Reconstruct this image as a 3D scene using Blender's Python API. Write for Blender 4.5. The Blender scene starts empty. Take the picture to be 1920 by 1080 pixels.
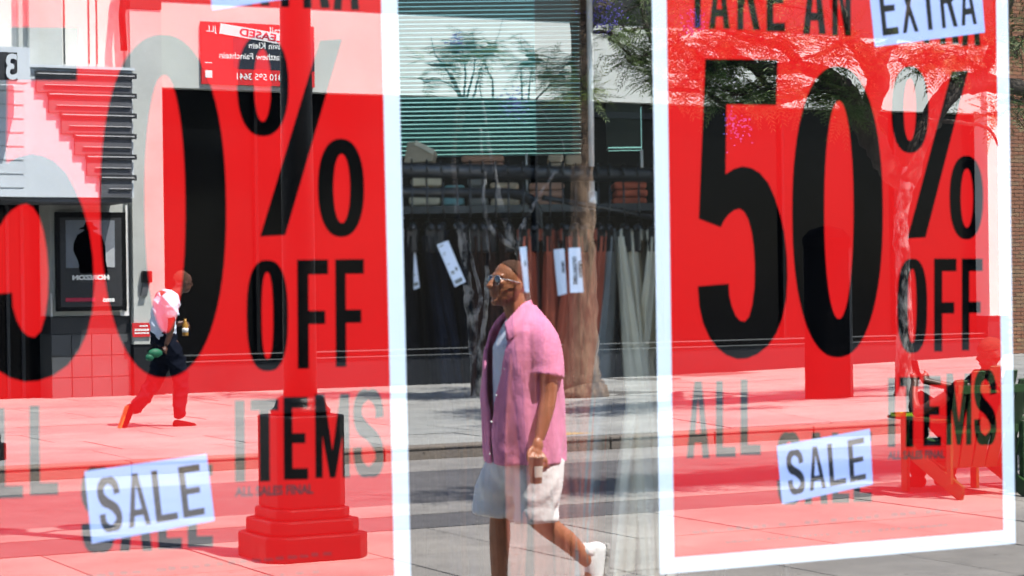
import bpy, math, random
import numpy as np
from math import sin, cos, pi, radians, sqrt
from mathutils import Vector, Matrix
random.seed(7); np.random.seed(7)
S = bpy.context.scene
COL = S.collection

# ------------------------------------------------------------------ camera, world, sun, exposure
CAM_YAW = radians(27.5); FPX = 4000.0; CAM_D = 4.95; CAM_H = 1.58; ROLL = .014
cam = bpy.data.objects.new('Camera', bpy.data.cameras.new('Camera')); COL.objects.link(cam); S.camera = cam
cam.location = (0, -CAM_D, CAM_H)
cam.matrix_world = Matrix.Translation((0, -CAM_D, CAM_H)) @ Matrix.Rotation(-CAM_YAW, 4, 'Z') @ Matrix.Rotation(radians(90), 4, 'X') @ Matrix.Rotation(-ROLL, 4, 'Z')
cam.data.sensor_width = 36; cam.data.lens = FPX / 1920 * 36
cam.data.clip_start = .05; cam.data.clip_end = 1500
cam.data.dof.use_dof = True; cam.data.dof.focus_distance = 17.0; cam.data.dof.aperture_fstop = 6.0
W = bpy.data.worlds.new('World'); S.world = W; W.use_nodes = True
SUN = Vector((.22, .42, .88)).normalized()
nt = W.node_tree; bg = nt.nodes['Background']
sky = nt.nodes.new('ShaderNodeTexSky'); sky.sky_type = 'NISHITA'; sky.sun_disc = False
sky.sun_elevation = math.asin(SUN.z); sky.sun_rotation = math.atan2(SUN.x, SUN.y)
nt.links.new(sky.outputs[0], bg.inputs[0]); bg.inputs[1].default_value = .12
sun = bpy.data.objects.new('Sun', bpy.data.lights.new('Sun', 'SUN')); COL.objects.link(sun)
sun.data.energy = 5.0; sun.data.angle = radians(.5); sun.data.color = (1, .96, .9)
sun.rotation_euler = SUN.to_track_quat('Z', 'Y').to_euler()
S.view_settings.view_transform = 'Standard'; S.view_settings.look = 'None'; S.view_settings.gamma = 1
S.view_settings.use_curve_mapping = False
S.view_settings.exposure = 2.92
S.render.engine = 'CYCLES'
S.cycles.max_bounces = 8; S.cycles.transparent_max_bounces = 12; S.cycles.caustics_reflective = False; S.cycles.caustics_refractive = False

# ------------------------------------------------------------------ survey helpers: what the lens sees at a given depth
# The street lies at y < 0 (behind and beside the camera) and is seen mirrored in the shop window (plane y = 0).
# Street geometry is drawn up in "seen" coordinates (x, Y, z), and stands at (x, -Y, z).
def ray(px, py):
    xc = (px-960)/FPX; yc = (540-py)/FPX
    xr = xc*cos(ROLL)+yc*sin(ROLL); yu = -xc*sin(ROLL)+yc*cos(ROLL)
    return (sin(CAM_YAW)+xr*cos(CAM_YAW), cos(CAM_YAW)-xr*sin(CAM_YAW), yu)
def P(px, py, Y):
    d = ray(px, py); t = (Y+CAM_D)/d[1]
    return Vector((d[0]*t, Y, CAM_H+d[2]*t))
def PZ(px, py, Z):                      # point at distance Z along the optical axis
    d = ray(px, py); return Vector((d[0]*Z, -CAM_D+d[1]*Z, CAM_H+d[2]*Z))
def G(px, py, z=0.):
    d = ray(px, py); t = (z-CAM_H)/d[2]
    return Vector((d[0]*t, -CAM_D+d[1]*t, z))

# ------------------------------------------------------------------ materials
def mat(name, col, rough=.7, var=.0, scale=5., bump=0., bscale=40., metal=0., col2=None, spec=.5, stretch=(1,1,1), sheen=0, coat=0, ramp=(.32,.68), wear=0):
    m = bpy.data.materials.new(name); m.use_nodes = True; N = m.node_tree.nodes; L = m.node_tree.links
    b = N['Principled BSDF']; b.inputs['Roughness'].default_value = rough; b.inputs['Metallic'].default_value = metal
    b.inputs['Specular IOR Level'].default_value = spec
    b.inputs['Base Color'].default_value = (*col, 1)
    if coat: b.inputs['Coat Weight'].default_value = coat; b.inputs['Coat Roughness'].default_value = .05
    if sheen: b.inputs['Sheen Weight'].default_value = sheen
    tc = N.new('ShaderNodeTexCoord'); mp = N.new('ShaderNodeMapping'); mp.inputs['Scale'].default_value = stretch
    L.new(tc.outputs['Object'], mp.inputs[0])
    if var or col2:
        n = N.new('ShaderNodeTexNoise'); n.inputs['Scale'].default_value = scale; n.inputs['Detail'].default_value = 7; n.inputs['Roughness'].default_value = .65
        L.new(mp.outputs[0], n.inputs[0])
        r = N.new('ShaderNodeValToRGB'); r.color_ramp.elements[0].position, r.color_ramp.elements[1].position = ramp
        c2 = col2 if col2 else tuple(min(1, c*(1+var)) for c in col)
        c1 = col if col2 else tuple(c*(1-var) for c in col)
        r.color_ramp.elements[0].color = (*c1, 1); r.color_ramp.elements[1].color = (*c2, 1)
        L.new(n.outputs['Fac'], r.inputs[0]); L.new(r.outputs[0], b.inputs['Base Color'])
    if wear:
        n3 = N.new('ShaderNodeTexNoise'); n3.inputs['Scale'].default_value = .55; n3.inputs['Detail'].default_value = 9; n3.inputs['Roughness'].default_value = .7
        vo = N.new('ShaderNodeTexVoronoi'); vo.inputs['Scale'].default_value = 5.5 if wear > .2 else 60
        geo = N.new('ShaderNodeNewGeometry'); L.new(geo.outputs['Position'], n3.inputs[0]); L.new(geo.outputs['Position'], vo.inputs[0])
        r3 = N.new('ShaderNodeValToRGB'); r3.color_ramp.elements[0].position = .38; r3.color_ramp.elements[1].position = .66
        r3.color_ramp.elements[0].color = (1-wear,1-wear,1-wear*.95,1); r3.color_ramp.elements[1].color = (1.0,1.0,1.0,1)
        r4 = N.new('ShaderNodeValToRGB'); r4.color_ramp.elements[0].position = .05; r4.color_ramp.elements[1].position = .10; r4.color_ramp.elements[0].color = (.45,.44,.42,1) if wear > .2 else (1,1,1,1); r4.color_ramp.elements[1].color = (1,1,1,1)
        L.new(n3.outputs['Fac'], r3.inputs[0]); L.new(vo.outputs['Distance'], r4.inputs[0])
        m1 = N.new('ShaderNodeMix'); m1.data_type = 'RGBA'; m1.blend_type = 'MULTIPLY'; m1.inputs[0].default_value = 1
        m2 = N.new('ShaderNodeMix'); m2.data_type = 'RGBA'; m2.blend_type = 'MULTIPLY'; m2.inputs[0].default_value = 1
        src = b.inputs['Base Color'].links[0].from_socket
        L.new(src, m1.inputs[6]); L.new(r3.outputs[0], m1.inputs[7]); L.new(m1.outputs[2], m2.inputs[6]); L.new(r4.outputs[0], m2.inputs[7]); L.new(m2.outputs[2], b.inputs['Base Color'])
    if bump:
        n2 = N.new('ShaderNodeTexNoise'); n2.inputs['Scale'].default_value = bscale; n2.inputs['Detail'].default_value = 5
        L.new(mp.outputs[0], n2.inputs[0])
        bp = N.new('ShaderNodeBump'); bp.inputs['Strength'].default_value = bump; bp.inputs['Distance'].default_value = .02
        L.new(n2.outputs['Fac'], bp.inputs['Height']); L.new(bp.outputs[0], b.inputs['Normal'])
    return m
def glass_mat(name, r, tint=(1,1,1)):
    m = bpy.data.materials.new(name); m.use_nodes = True; N = m.node_tree.nodes; L = m.node_tree.links; N.clear()
    o = N.new('ShaderNodeOutputMaterial'); mx = N.new('ShaderNodeMixShader'); t = N.new('ShaderNodeBsdfTransparent'); g = N.new('ShaderNodeBsdfGlossy')
    t.inputs[0].default_value = (*tint, 1); g.inputs['Roughness'].default_value = 0; g.inputs['Color'].default_value = (1,1,1,1)
    mx.inputs[0].default_value = r
    L.new(t.outputs[0], mx.inputs[1]); L.new(g.outputs[0], mx.inputs[2]); L.new(mx.outputs[0], o.inputs[0])
    return m
M = {}
def defmats():
    M['red'] = mat('poster_red', (.86,.006,.005), .8, .03, 2, .05, 3, spec=.1)
    M['white_paper'] = mat('white_paper', (.92,.91,.88), .6)
    M['black_ink'] = mat('black_ink', (.0008,.0008,.001), 1., .2, 4, spec=.0)
    M['sticker'] = mat('sticker_paper', (.50,.56,.90), .55, .03, 3)
    M['grey_ink'] = mat('grey_ink', (.12,.012,.012), .6)
    M['concrete'] = mat('pale_concrete', (.42,.42,.40), .85, .12, 1.3, .3, 30)
    M['slab'] = mat('paving_concrete', (.27,.25,.225), .85, .14, 2.2, .35, 45, wear=.32)
    M['slab2'] = mat('paving_concrete_b', (.285,.265,.24), .85, .12, 1.7, .35, 45, wear=.32)
    M['slabf'] = mat('far_paving', (.32,.32,.30), .85, .13, 1.9, .3, 45, wear=.32)
    M['slabf2'] = mat('far_paving_b', (.29,.295,.28), .85, .15, 1.5, .3, 45, wear=.32)
    M['joint'] = mat('paving_joint', (.09,.085,.08), .95)
    M['kerb'] = mat('kerb_concrete', (.20,.17,.14), .85, .15, 3, .3, 40, wear=.32)
    M['asphalt'] = mat('asphalt', (.115,.110,.112), .9, .14, 3., .5, 90, wear=.32)
    M['gutter'] = mat('gutter_concrete', (.255,.24,.22), .85, .15, 2.5, .3, 60, wear=.32)
    M['wall'] = mat('plaster_wall', (.56,.595,.555), .9, .05, .9, .2, 30, wear=.10)
    M['wall_grey'] = mat('grey_plaster', (.50,.52,.49), .9, .1, 1.4, .3, 25, wear=.10)
    M['dark_glass'] = mat('dark_shopfront', (.002,.0022,.0025), .12, .3, .6, spec=.12)
    M['dark_base'] = mat('dark_base_panel', (.016,.018,.021), .4, .15, 1.1, .1, 15, spec=.2)
    M['trim'] = mat('grey_metal_trim', (.10,.105,.105), .5, metal=.3)
    M['eave'] = mat('dark_eave', (.010,.014,.014), .8, .15, 1)
    M['cream'] = mat('cream_stucco', (.80,.79,.73), .9, .04, 1, .2, 30, wear=.10)
    M['marquee'] = mat('marquee_panel', (.62,.68,.72), .55, .05, 1.3, wear=.10)
    M['kiosk'] = mat('matt_dark_paint', (.004,.004,.0045), .95, spec=.03)
    M['rail_grey'] = mat('rail_grey', (.36,.40,.42), .6)
    M['louvre'] = mat('louvre_grey', (.085,.09,.10), .6, .15, 3)
    M['louvre_lip'] = mat('louvre_lip', (.42,.42,.42), .5)
    M['tile'] = mat('grey_tile', (.075,.08,.085), .5, .15, 2.5)
    M['tile_dark'] = mat('dark_tile', (.025,.027,.03), .5, .2, 2)
    M['black_metal'] = mat('black_painted_metal', (.004,.0043,.0045), .42, .3, 6, .25, 30, spec=.18)
    M['chrome'] = mat('bright_steel', (.9,.9,.88), .35, metal=.25)
    M['pipe'] = mat('dark_pipe', (.022,.022,.024), .38, .2, 12)
    M['hanger'] = mat('black_hanger', (.008,.008,.009), .4)
    M['bark'] = mat('tree_bark', (.035,.022,.015), .95, bump=1., bscale=16, ramp=(.38,.62), col2=(.21,.14,.09), scale=7, stretch=(1,1,.3))
    M['bark_pale'] = mat('pale_mottled_bark', (.012,.012,.011), .95, bump=.8, bscale=18, col2=(.30,.29,.27), scale=7, stretch=(1,1,.45), ramp=(.44,.58))
    M['bark_dark'] = mat('dark_bark', (.025,.02,.017), .95, bump=.8, bscale=18, col2=(.12,.10,.08), scale=6, stretch=(1,1,.35))
    M['leaf'] = mat('leaf_green', (.05,.10,.025), .6, col2=(.12,.18,.05), scale=2.5)
    M['leaf_sunlit'] = mat('leaf_sunlit_green', (.12,.19,.03), .6, col2=(.22,.28,.05), scale=3)  # brighter copy of the leaf green, with sunlight put into the colour
    M['blossom'] = mat('violet_blossom', (.18,.15,.55), .7, .2, 9)
    M['tan'] = mat('tan_gravel', (.46,.31,.14), .95, .2, 30, .6, 120)
    M['skin'] = mat('skin', (.32,.122,.054), .42, .10, 14, .12, 60)
    M['skin_dark'] = mat('skin_dark', (.085,.034,.02), .45, .12, 14)
    M['hair'] = mat('short_hair', (.075,.038,.024), .85, .3, 60, .4, 150, spec=.15)
    M['pink'] = mat('pink_linen', (.76,.25,.44), .85, .09, 9, .55, 16, sheen=.1, stretch=(1,1,.55))
    M['white_cloth'] = mat('white_cloth', (.80,.80,.79), .85, .05, 5, .9, 11, stretch=(1,1,.6))
    M['tee'] = mat('pale_tee', (.62,.68,.80), .85, .04, 5, .3, 16)
    M['shoe'] = mat('white_leather', (.85,.85,.84), .5, .03, 8)
    M['sole'] = mat('grey_sole', (.42,.40,.38), .8, .2, 20, .6, 60)
    M['lens'] = mat('mirror_lens', (.10,.12,.14), .08, metal=.9)
    M['frame'] = mat('pale_frame', (.65,.62,.62), .25, metal=.5)
    M['cup'] = mat('brown_cup', (.16,.09,.045), .25, .1, 8, coat=.5)
    M['cup_label'] = mat('cup_label', (.62,.60,.52), .5)
    M['black_cloth'] = mat('black_cloth', (.005,.005,.006), .95, .3, 14, .4, 12, spec=.05)
    M['navy_cloth'] = mat('navy_cloth', (.007,.009,.016), .95, .3, 9, .4, 12, spec=.05)
    M['brown_cloth'] = mat('dark_brown_cloth', (.028,.013,.010), .95, .3, 9, .4, 12, spec=.05)
    M['rust_cloth'] = mat('rust_cloth', (.40,.085,.042), .9, .16, 9, .4, 12)
    M['cream_cloth'] = mat('cream_cloth', (.66,.58,.43), .9, .08, 9, .4, 12)
    M['grey_cloth'] = mat('grey_cloth', (.20,.20,.19), .9, .15, 9, .4, 12)
    M['teal_cloth'] = mat('teal_cloth', (.16,.36,.38), .9, .1, 9, .4, 12)
    M['beige_cloth'] = mat('beige_cloth', (.40,.32,.22), .9, .1, 9, .4, 12)
    M['peach_cloth'] = mat('peach_cloth', (.40,.22,.15), .9, .1, 9, .4, 12)
    M['tag'] = mat('card_tag', (.74,.78,.90), .5)
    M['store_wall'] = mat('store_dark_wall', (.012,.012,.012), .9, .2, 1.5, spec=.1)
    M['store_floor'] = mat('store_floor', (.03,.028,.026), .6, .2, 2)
    M['blind'] = mat('teal_blind', (.03,.15,.15), .5, .1, 3)
    M['blind_grey'] = mat('grey_blind', (.05,.065,.06), .5, .1, 3)
    M['brick'] = mat('red_brick', (.15,.06,.038), .9, bump=.5, bscale=30, col2=(.36,.17,.09), scale=3.3)
    M['brick2'] = mat('brown_brick', (.12,.06,.04), .9, bump=.5, bscale=30, col2=(.40,.25,.13), scale=2.3)
    M['mortar'] = mat('mortar', (.34,.30,.25), .95, .1, 8)
    M['sign_red'] = mat('sign_red', (.60,.02,.025), .5, .05, 3)
    M['sign_navy'] = mat('sign_navy', (.012,.018,.03), .5)
    M['sign_white'] = mat('sign_white', (.82,.82,.80), .5)
    M['sign_crimson'] = mat('sign_crimson', (.45,.02,.06), .5)
    M['picture_grey'] = mat('picture_grey', (.13,.15,.185), .4, col2=(.21,.23,.26), scale=2.2)
    M['picture_pale'] = mat('picture_pale', (.42,.44,.46), .5, .1, 6)
    M['green_plastic'] = mat('green_plastic', (.02,.065,.012), .45, .1, 4)
    M['sunlit_green_plastic'] = mat('sunlit_green_plastic', (.30,.45,.03), .45)  # brighter chair green: sun on the armrest end put into the colour
    M['green_bag'] = mat('green_bag', (.008,.13,.06), .6)
    M['orange'] = mat('orange_rubber', (.75,.22,.03), .6)
    M['amber'] = mat('amber_plastic', (.4,.2,.03), .35)
    M['phone'] = mat('black_phone', (.008,.008,.009), .15)
    M['roof'] = mat('roof_felt', (.10,.10,.10), .9, .2, 2)
defmats()

# ------------------------------------------------------------------ mesh building
def norm_tri(p): return Vector(p)
class MB:
    def __init__(s): s.v = []; s.f = []; s.mi = []; s.cm = 0
    def add(s, vs, fs):
        n = len(s.v); s.v += [(float(p[0]),float(p[1]),float(p[2])) for p in vs]; s.f += [tuple(i+n for i in f) for f in fs]; s.mi += [s.cm]*len(fs); return s
    def box(s, a, b, bev=0):
        x0,y0,z0 = [min(a[i],b[i]) for i in range(3)]; x1,y1,z1 = [max(a[i],b[i]) for i in range(3)]
        return s.add([(x0,y0,z0),(x1,y0,z0),(x1,y1,z0),(x0,y1,z0),(x0,y0,z1),(x1,y0,z1),(x1,y1,z1),(x0,y1,z1)],
                     [(0,3,2,1),(4,5,6,7),(0,1,5,4),(1,2,6,5),(2,3,7,6),(3,0,4,7)])
    def obox(s, c, ux, uy, uz):              # oriented box, half vectors
        c = Vector(c); ux=Vector(ux); uy=Vector(uy); uz=Vector(uz)
        vs = [c+sx*ux+sy*uy+sz*uz for sz in (-1,1) for sx,sy in ((-1,-1),(1,-1),(1,1),(-1,1))]
        return s.add(vs, [(0,3,2,1),(4,5,6,7),(0,1,5,4),(1,2,6,5),(2,3,7,6),(3,0,4,7)])
    def tube(s, pts, rs, n=10, cap=True, squash=1.0):
        pts = [Vector(p) for p in pts]
        if not hasattr(rs, '__len__'): rs = [rs]*len(pts)
        rs = [float(x) for x in rs]; rings = []; up = None
        for i, p in enumerate(pts):
            d = (pts[min(i+1,len(pts)-1)]-pts[max(i-1,0)]).normalized()
            if up is None:
                up = Vector((0,0,1)) if abs(d.z) < .9 else Vector((1,0,0))
            a = d.cross(up).normalized(); b = a.cross(d).normalized(); up = b
            rings.append([p+rs[i]*(cos(2*pi*k/n)*a+squash*sin(2*pi*k/n)*b) for k in range(n)])
        vs = [q for r in rings for q in r]; fs = []
        for i in range(len(pts)-1):
            for k in range(n):
                fs.append((i*n+k, i*n+(k+1)%n, (i+1)*n+(k+1)%n, (i+1)*n+k))
        if cap: fs.append(tuple(range(n-1,-1,-1))); fs.append(tuple((len(pts)-1)*n+k for k in range(n)))
        return s.add(vs, fs)
    def ell(s, c, r, rot=None, n=16, m=10):
        r = [float(x) for x in r]
        c = Vector(c); vs = []; fs = []
        for i in range(m+1):
            t = pi*i/m
            for k in range(n):
                p = Vector((r[0]*sin(t)*cos(2*pi*k/n), r[1]*sin(t)*sin(2*pi*k/n), r[2]*cos(t)))
                if rot: p = rot @ p
                vs.append(c+p)
        for i in range(m):
            for k in range(n): fs.append((i*n+k, (i+1)*n+k, (i+1)*n+(k+1)%n, i*n+(k+1)%n))
        return s.add(vs, fs)
    def prism(s, poly, off):                  # extrude polygon (3-D points) by vector off
        n = len(poly); poly = [Vector(p) for p in poly]; off = Vector(off)
        return s.add(poly+[p+off for p in poly], [tuple(range(n-1,-1,-1)), tuple(range(n,2*n))]+[(i,(i+1)%n,n+(i+1)%n,n+i) for i in range(n)])
    def lathe(s, c, prof, n=24):
        vs = []; fs = []
        for (r, z) in prof:
            for k in range(n): vs.append((c[0]+r*cos(2*pi*k/n), c[1]+r*sin(2*pi*k/n), c[2]+z))
        for i in range(len(prof)-1):
            for k in range(n): fs.append((i*n+k, i*n+(k+1)%n, (i+1)*n+(k+1)%n, (i+1)*n+k))
        fs.append(tuple(range(n-1,-1,-1))); fs.append(tuple((len(prof)-1)*n+k for k in range(n)))
        return s.add(vs, fs)
    def mesh(s, name, mats, flip=False, origin=(0,0,0), smooth=False):
        me = bpy.data.meshes.new(name)
        v = np.array(s.v, dtype=float)
        if flip: v[:,1] *= -1
        v -= np.array(origin)
        f = [t[::-1] for t in s.f] if flip else s.f
        me.from_pydata(v.tolist(), [], f)
        for m in (mats if isinstance(mats, (list,tuple)) else [mats]): me.materials.append(m)
        if any(s.mi): me.polygons.foreach_set('material_index', s.mi)
        if smooth: me.polygons.foreach_set('use_smooth', [True]*len(me.polygons))
        me.update(); return me
    def build(s, name, m, parent=None, st=True, smooth=False, bevel=0, mods=None):
        o0 = parent_world(parent) if parent else (0,0,0)
        me = s.mesh(name, m, st, o0, smooth)
        o = bpy.data.objects.new(name, me); COL.objects.link(o)
        if parent: o.parent = parent
        if bevel:
            b = o.modifiers.new('bevel', 'BEVEL'); b.width = bevel; b.segments = 2; b.limit_method = 'ANGLE'; b.angle_limit = radians(40)
        return o
def parent_world(o):
    p = Vector((0,0,0))
    while o: p += o.location; o = o.parent
    return p
def tag(o, label=None, cat=None, group=None, kind=None):
    if label: o['label'] = label
    if cat: o['category'] = cat
    if group: o['group'] = group
    if kind: o['kind'] = kind
    return o
def thing(name, label, cat, loc=(0,0,0), group=None, st=True, kind=None):
    o = bpy.data.objects.new(name, None); COL.objects.link(o)
    o.location = (loc[0], -loc[1], loc[2]) if st else tuple(loc)
    o.empty_display_size = .1
    return tag(o, label, cat, group, kind)
def link_copy(o, parent=None):
    c = o.copy(); COL.objects.link(c); c.parent = parent; return c
def copy_tree(o, parent=None):
    c = link_copy(o, parent)
    for ch in o.children: copy_tree(ch, c)
    return c
def text_mesh(txt, size, m, origin, ux, uz, name, parent, bold=0., align='LEFT', sx=1., depth=.0):
    cu = bpy.data.curves.new(name, 'FONT'); cu.body = txt; cu.size = size; cu.align_x = align; cu.offset = bold; cu.extrude = depth
    to = bpy.data.objects.new(name, cu); COL.objects.link(to); bpy.context.view_layer.update()
    me = bpy.data.meshes.new_from_object(to); bpy.data.objects.remove(to)
    ux = Vector(ux); uz = Vector(uz); un = ux.cross(uz); org = Vector(origin)-parent_world(parent)
    for v in me.vertices: v.co = org+ux*v.co.x*sx+uz*v.co.y+un*v.co.z
    me.materials.clear(); me.materials.append(m); me.name = name
    o = bpy.data.objects.new(name, me); COL.objects.link(o); o.parent = parent
    return o

# ================================================================== THE STREET (seen mirrored in the window)
def far_slope(x, Y):
    return .023*max(0., x-8-(Y-13)*.9)*min(1., max(0., (Y-13)/1.5)) if Y > 12.9 else 0.
def GF(px, py, base=.12):
    z = base
    for _ in range(12):
        g = G(px, py, z); z = base+far_slope(g.x, g.y)
    return G(px, py, z)
def build_ground():
    b = MB(); b.add([(-300,-300,-.06),(400,-300,-.06),(400,400,-.06),(-300,400,-.06)], [(0,1,2,3)])
    tag(b.build('ground', M['asphalt']), kind='structure')
    # road bands
    def band(name, m, y0, y1, z=0., x0=-40, x1=70, t=.05):
        b = MB(); b.box((x0,y0,z-t),(x1,y1,z)); o = b.build(name, m); tag(o, kind='structure'); return o
    band('road', M['asphalt'], 7.87, 11.85)
    band('road_marking', M['gutter'], 8.62, 9.32, .004, t=.003)
    band('gutter', M['gutter'], 11.855, 12.99)
    # near pavement
    root = thing('near_pavement', None, None, (0,0,0)); tag(root, kind='structure')
    b = MB(); b.box((-40,.4,-.055),(70,7.86,-.012)); b.build('joint_bed', M['joint'], root)
    pool = []
    for k in range(4):
        b = MB(); w, d = .848, 1.282
        b.box((0,0,-.03),(w,d,0)); pool.append(b.mesh('paving_slab', M['slab' if k%2 else 'slab2'], True))
    for i in range(-6, 28):
        for j in range(6):
            o = bpy.data.objects.new('paving_slab', pool[random.randrange(4)]); COL.objects.link(o); o.parent = root
            o.location = (-.02+i*.86, -(.08+j*1.296)-0.0, random.uniform(-.002,.002)); 
            o.location.z += 0
    # far pavement sheet follows the slight rise of the street
    b = MB(); xs = [-40,-20,0]+[2+i*2. for i in range(30)]; ys = [12.99,13.8,15,18,22,27,40]
    vs = [(x,y,.10+far_slope(x,y)) for y in ys for x in xs]; n = len(xs)
    fs = [(j*n+i, j*n+i+1, (j+1)*n+i+1, (j+1)*n+i) for j in range(len(ys)-1) for i in range(n-1)]
    b.add(vs, fs); root = b.build('far_pavement', M['joint']); tag(root, kind='structure')
    cnt = 0
    for j in range(9):
        for i in range(26):
            x0 = 3.2+i*1.25+(.3 if j%2 else 0); y0 = 13.25+j*1.3; x1 = x0+1.235; y1 = y0+1.285
            b = MB(); q = [(x0,y0),(x1,y0),(x1,y1),(x0,y1)]
            dz = random.uniform(-.002,.003)
            b.add([(x,y,.118+far_slope(x,y)+dz) for x,y in q]+[(x,y,.098+far_slope(x,y)) for x,y in q],
                  [(0,1,2,3),(4,7,6,5),(0,4,5,1),(1,5,6,2),(2,6,7,3),(3,7,4,0)])
            b.build('paving_slab', M['slabf' if random.random()<.6 else 'slabf2'], root); cnt += 1
    # kerb stones
    kr = thing('kerb', None, None, (0,0,0)); tag(kr, kind='structure')
    for i in range(34):
        x0 = -4+i*1.2; b = MB(); b.box((x0,13.0,-.02),(x0+1.19,13.24,.122)); b.build('kerb_stone', M['kerb'], kr, bevel=.012)
    # tan tree pit
    a = G(1050,818,.12); c = G(1172,812,.12); d2 = G(1140,793,.12); e = G(1048,797,.12)
    b = MB(); cx = (a.x+c.x)/2
    b.add([(a.x-.1,a.y,.128),(c.x+.2,a.y+.2,.13),(c.x+.9,d2.y+.1,.14),(a.x+.4,d2.y,.13)], [(0,1,2,3)])
    b.build('tree_pit', M['tan'], root)
build_ground()

YF = 24.6                      # plane of the buildings opposite
def FP(px, py, dy=0.): return P(px, py, YF-dy)
def panel(name, m, parent, px0, py0, px1, py1, dy, th=.1, use_mid=True):
    """upright slab facing the street whose face is dy in front of the facade plane"""
    mx = (px0+px1)/2; my = (py0+py1)/2
    x0 = FP(px0,my,dy).x; x1 = FP(px1,my,dy).x; z1 = FP(mx,py0,dy).z; z0 = FP(mx,py1,dy).z
    b = MB(); b.box((x0,YF-dy,z0),(x1,YF-dy+th,z1)); return b.build(name, m, parent)
def build_white_building():
    x0 = FP(302,400).x; x1 = FP(1845,400).x
    zt = FP(900,33).z; zb = FP(900,183).z
    r = thing('shop_building', 'long shop building with a white plaster band over a black shopfront', 'building', (x0,YF,0))
    b = MB(); b.box((x0,YF,zb),(x1,YF+8,zt)); b.build('wall', M['wall'], r)
    b = MB(); b.box((x0,YF-.012,zt+.003),(x1+.25,YF+8,zt+3.6)); b.build('upper_storey', M['eave'], r)
    b = MB(); b.box((x0-.2,YF-.3,zt+3.61),(x1+.25,YF+8.2,zt+3.8)); b.build('roof', M['roof'], r)
    b = MB(); b.box((x0,YF+.25,.0),(x1,YF+8,zb-.003)); b.build('shopfront', M['dark_glass'], r)
    zc = FP(760,668).z
    b = MB(); b.box((x0,YF+.05,0),(x1,YF+.248,zc)); b.build('base_panel', M['dark_base'], r)
    for dz in (0, .09):
        b = MB(); b.box((x0,YF+.02,zc+.003+dz),(x1,YF+.05+.15,zc+.02+dz)); b.build('sill_trim', M['trim'], r)
    x = x0+1.5
    while x < x1-1:
        b = MB(); b.box((x,YF+.17,zc+.12),(x+.05,YF+.248,zb-.01)); b.build('mullion', M['black_metal'], r); x += 2.35
    # pale strip of a fascia beam
    b = MB(); z = FP(1150,214).z; b.box((FP(1110,214).x,YF+.13,z-.05),(FP(1240,214).x,YF+.24,z+.05)); b.build('fascia_beam', M['dark_base'], r)
    # right pier
    xe = FP(1884,400).x
    b = MB(); b.box((x1+.003,YF-.1,FP(1860,592,.1).z),(xe,YF+8,zt)); b.build('end_pier', M['cream'], r)
    b = MB(); b.box((x1+.003,YF-.05,0),(xe,YF+8,FP(1860,592,.1).z-.003)); b.build('end_pier_base', M['dark_base'], r)
    # grey plaster pier at the left end
    xl = FP(243,400).x; zb2 = FP(270,645).z
    b = MB(); b.box((xl,YF-.12,zb2),(x0-.003,YF+8,FP(270,20).z)); b.build('left_pier', M['wall_grey'], r)
    b = MB(); b.box((xl,YF-.10,0),(x0-.003,YF+8,zb2-.003)); b.build('left_pier_base', M['dark_base'], r)
    b = MB(); b.box((xl,YF-.14,FP(270,19).z+.002),(x0-.003,YF+8,zt+3.6)); b.build('pier_top', M['eave'], r)
    return r
build_white_building()

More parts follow.
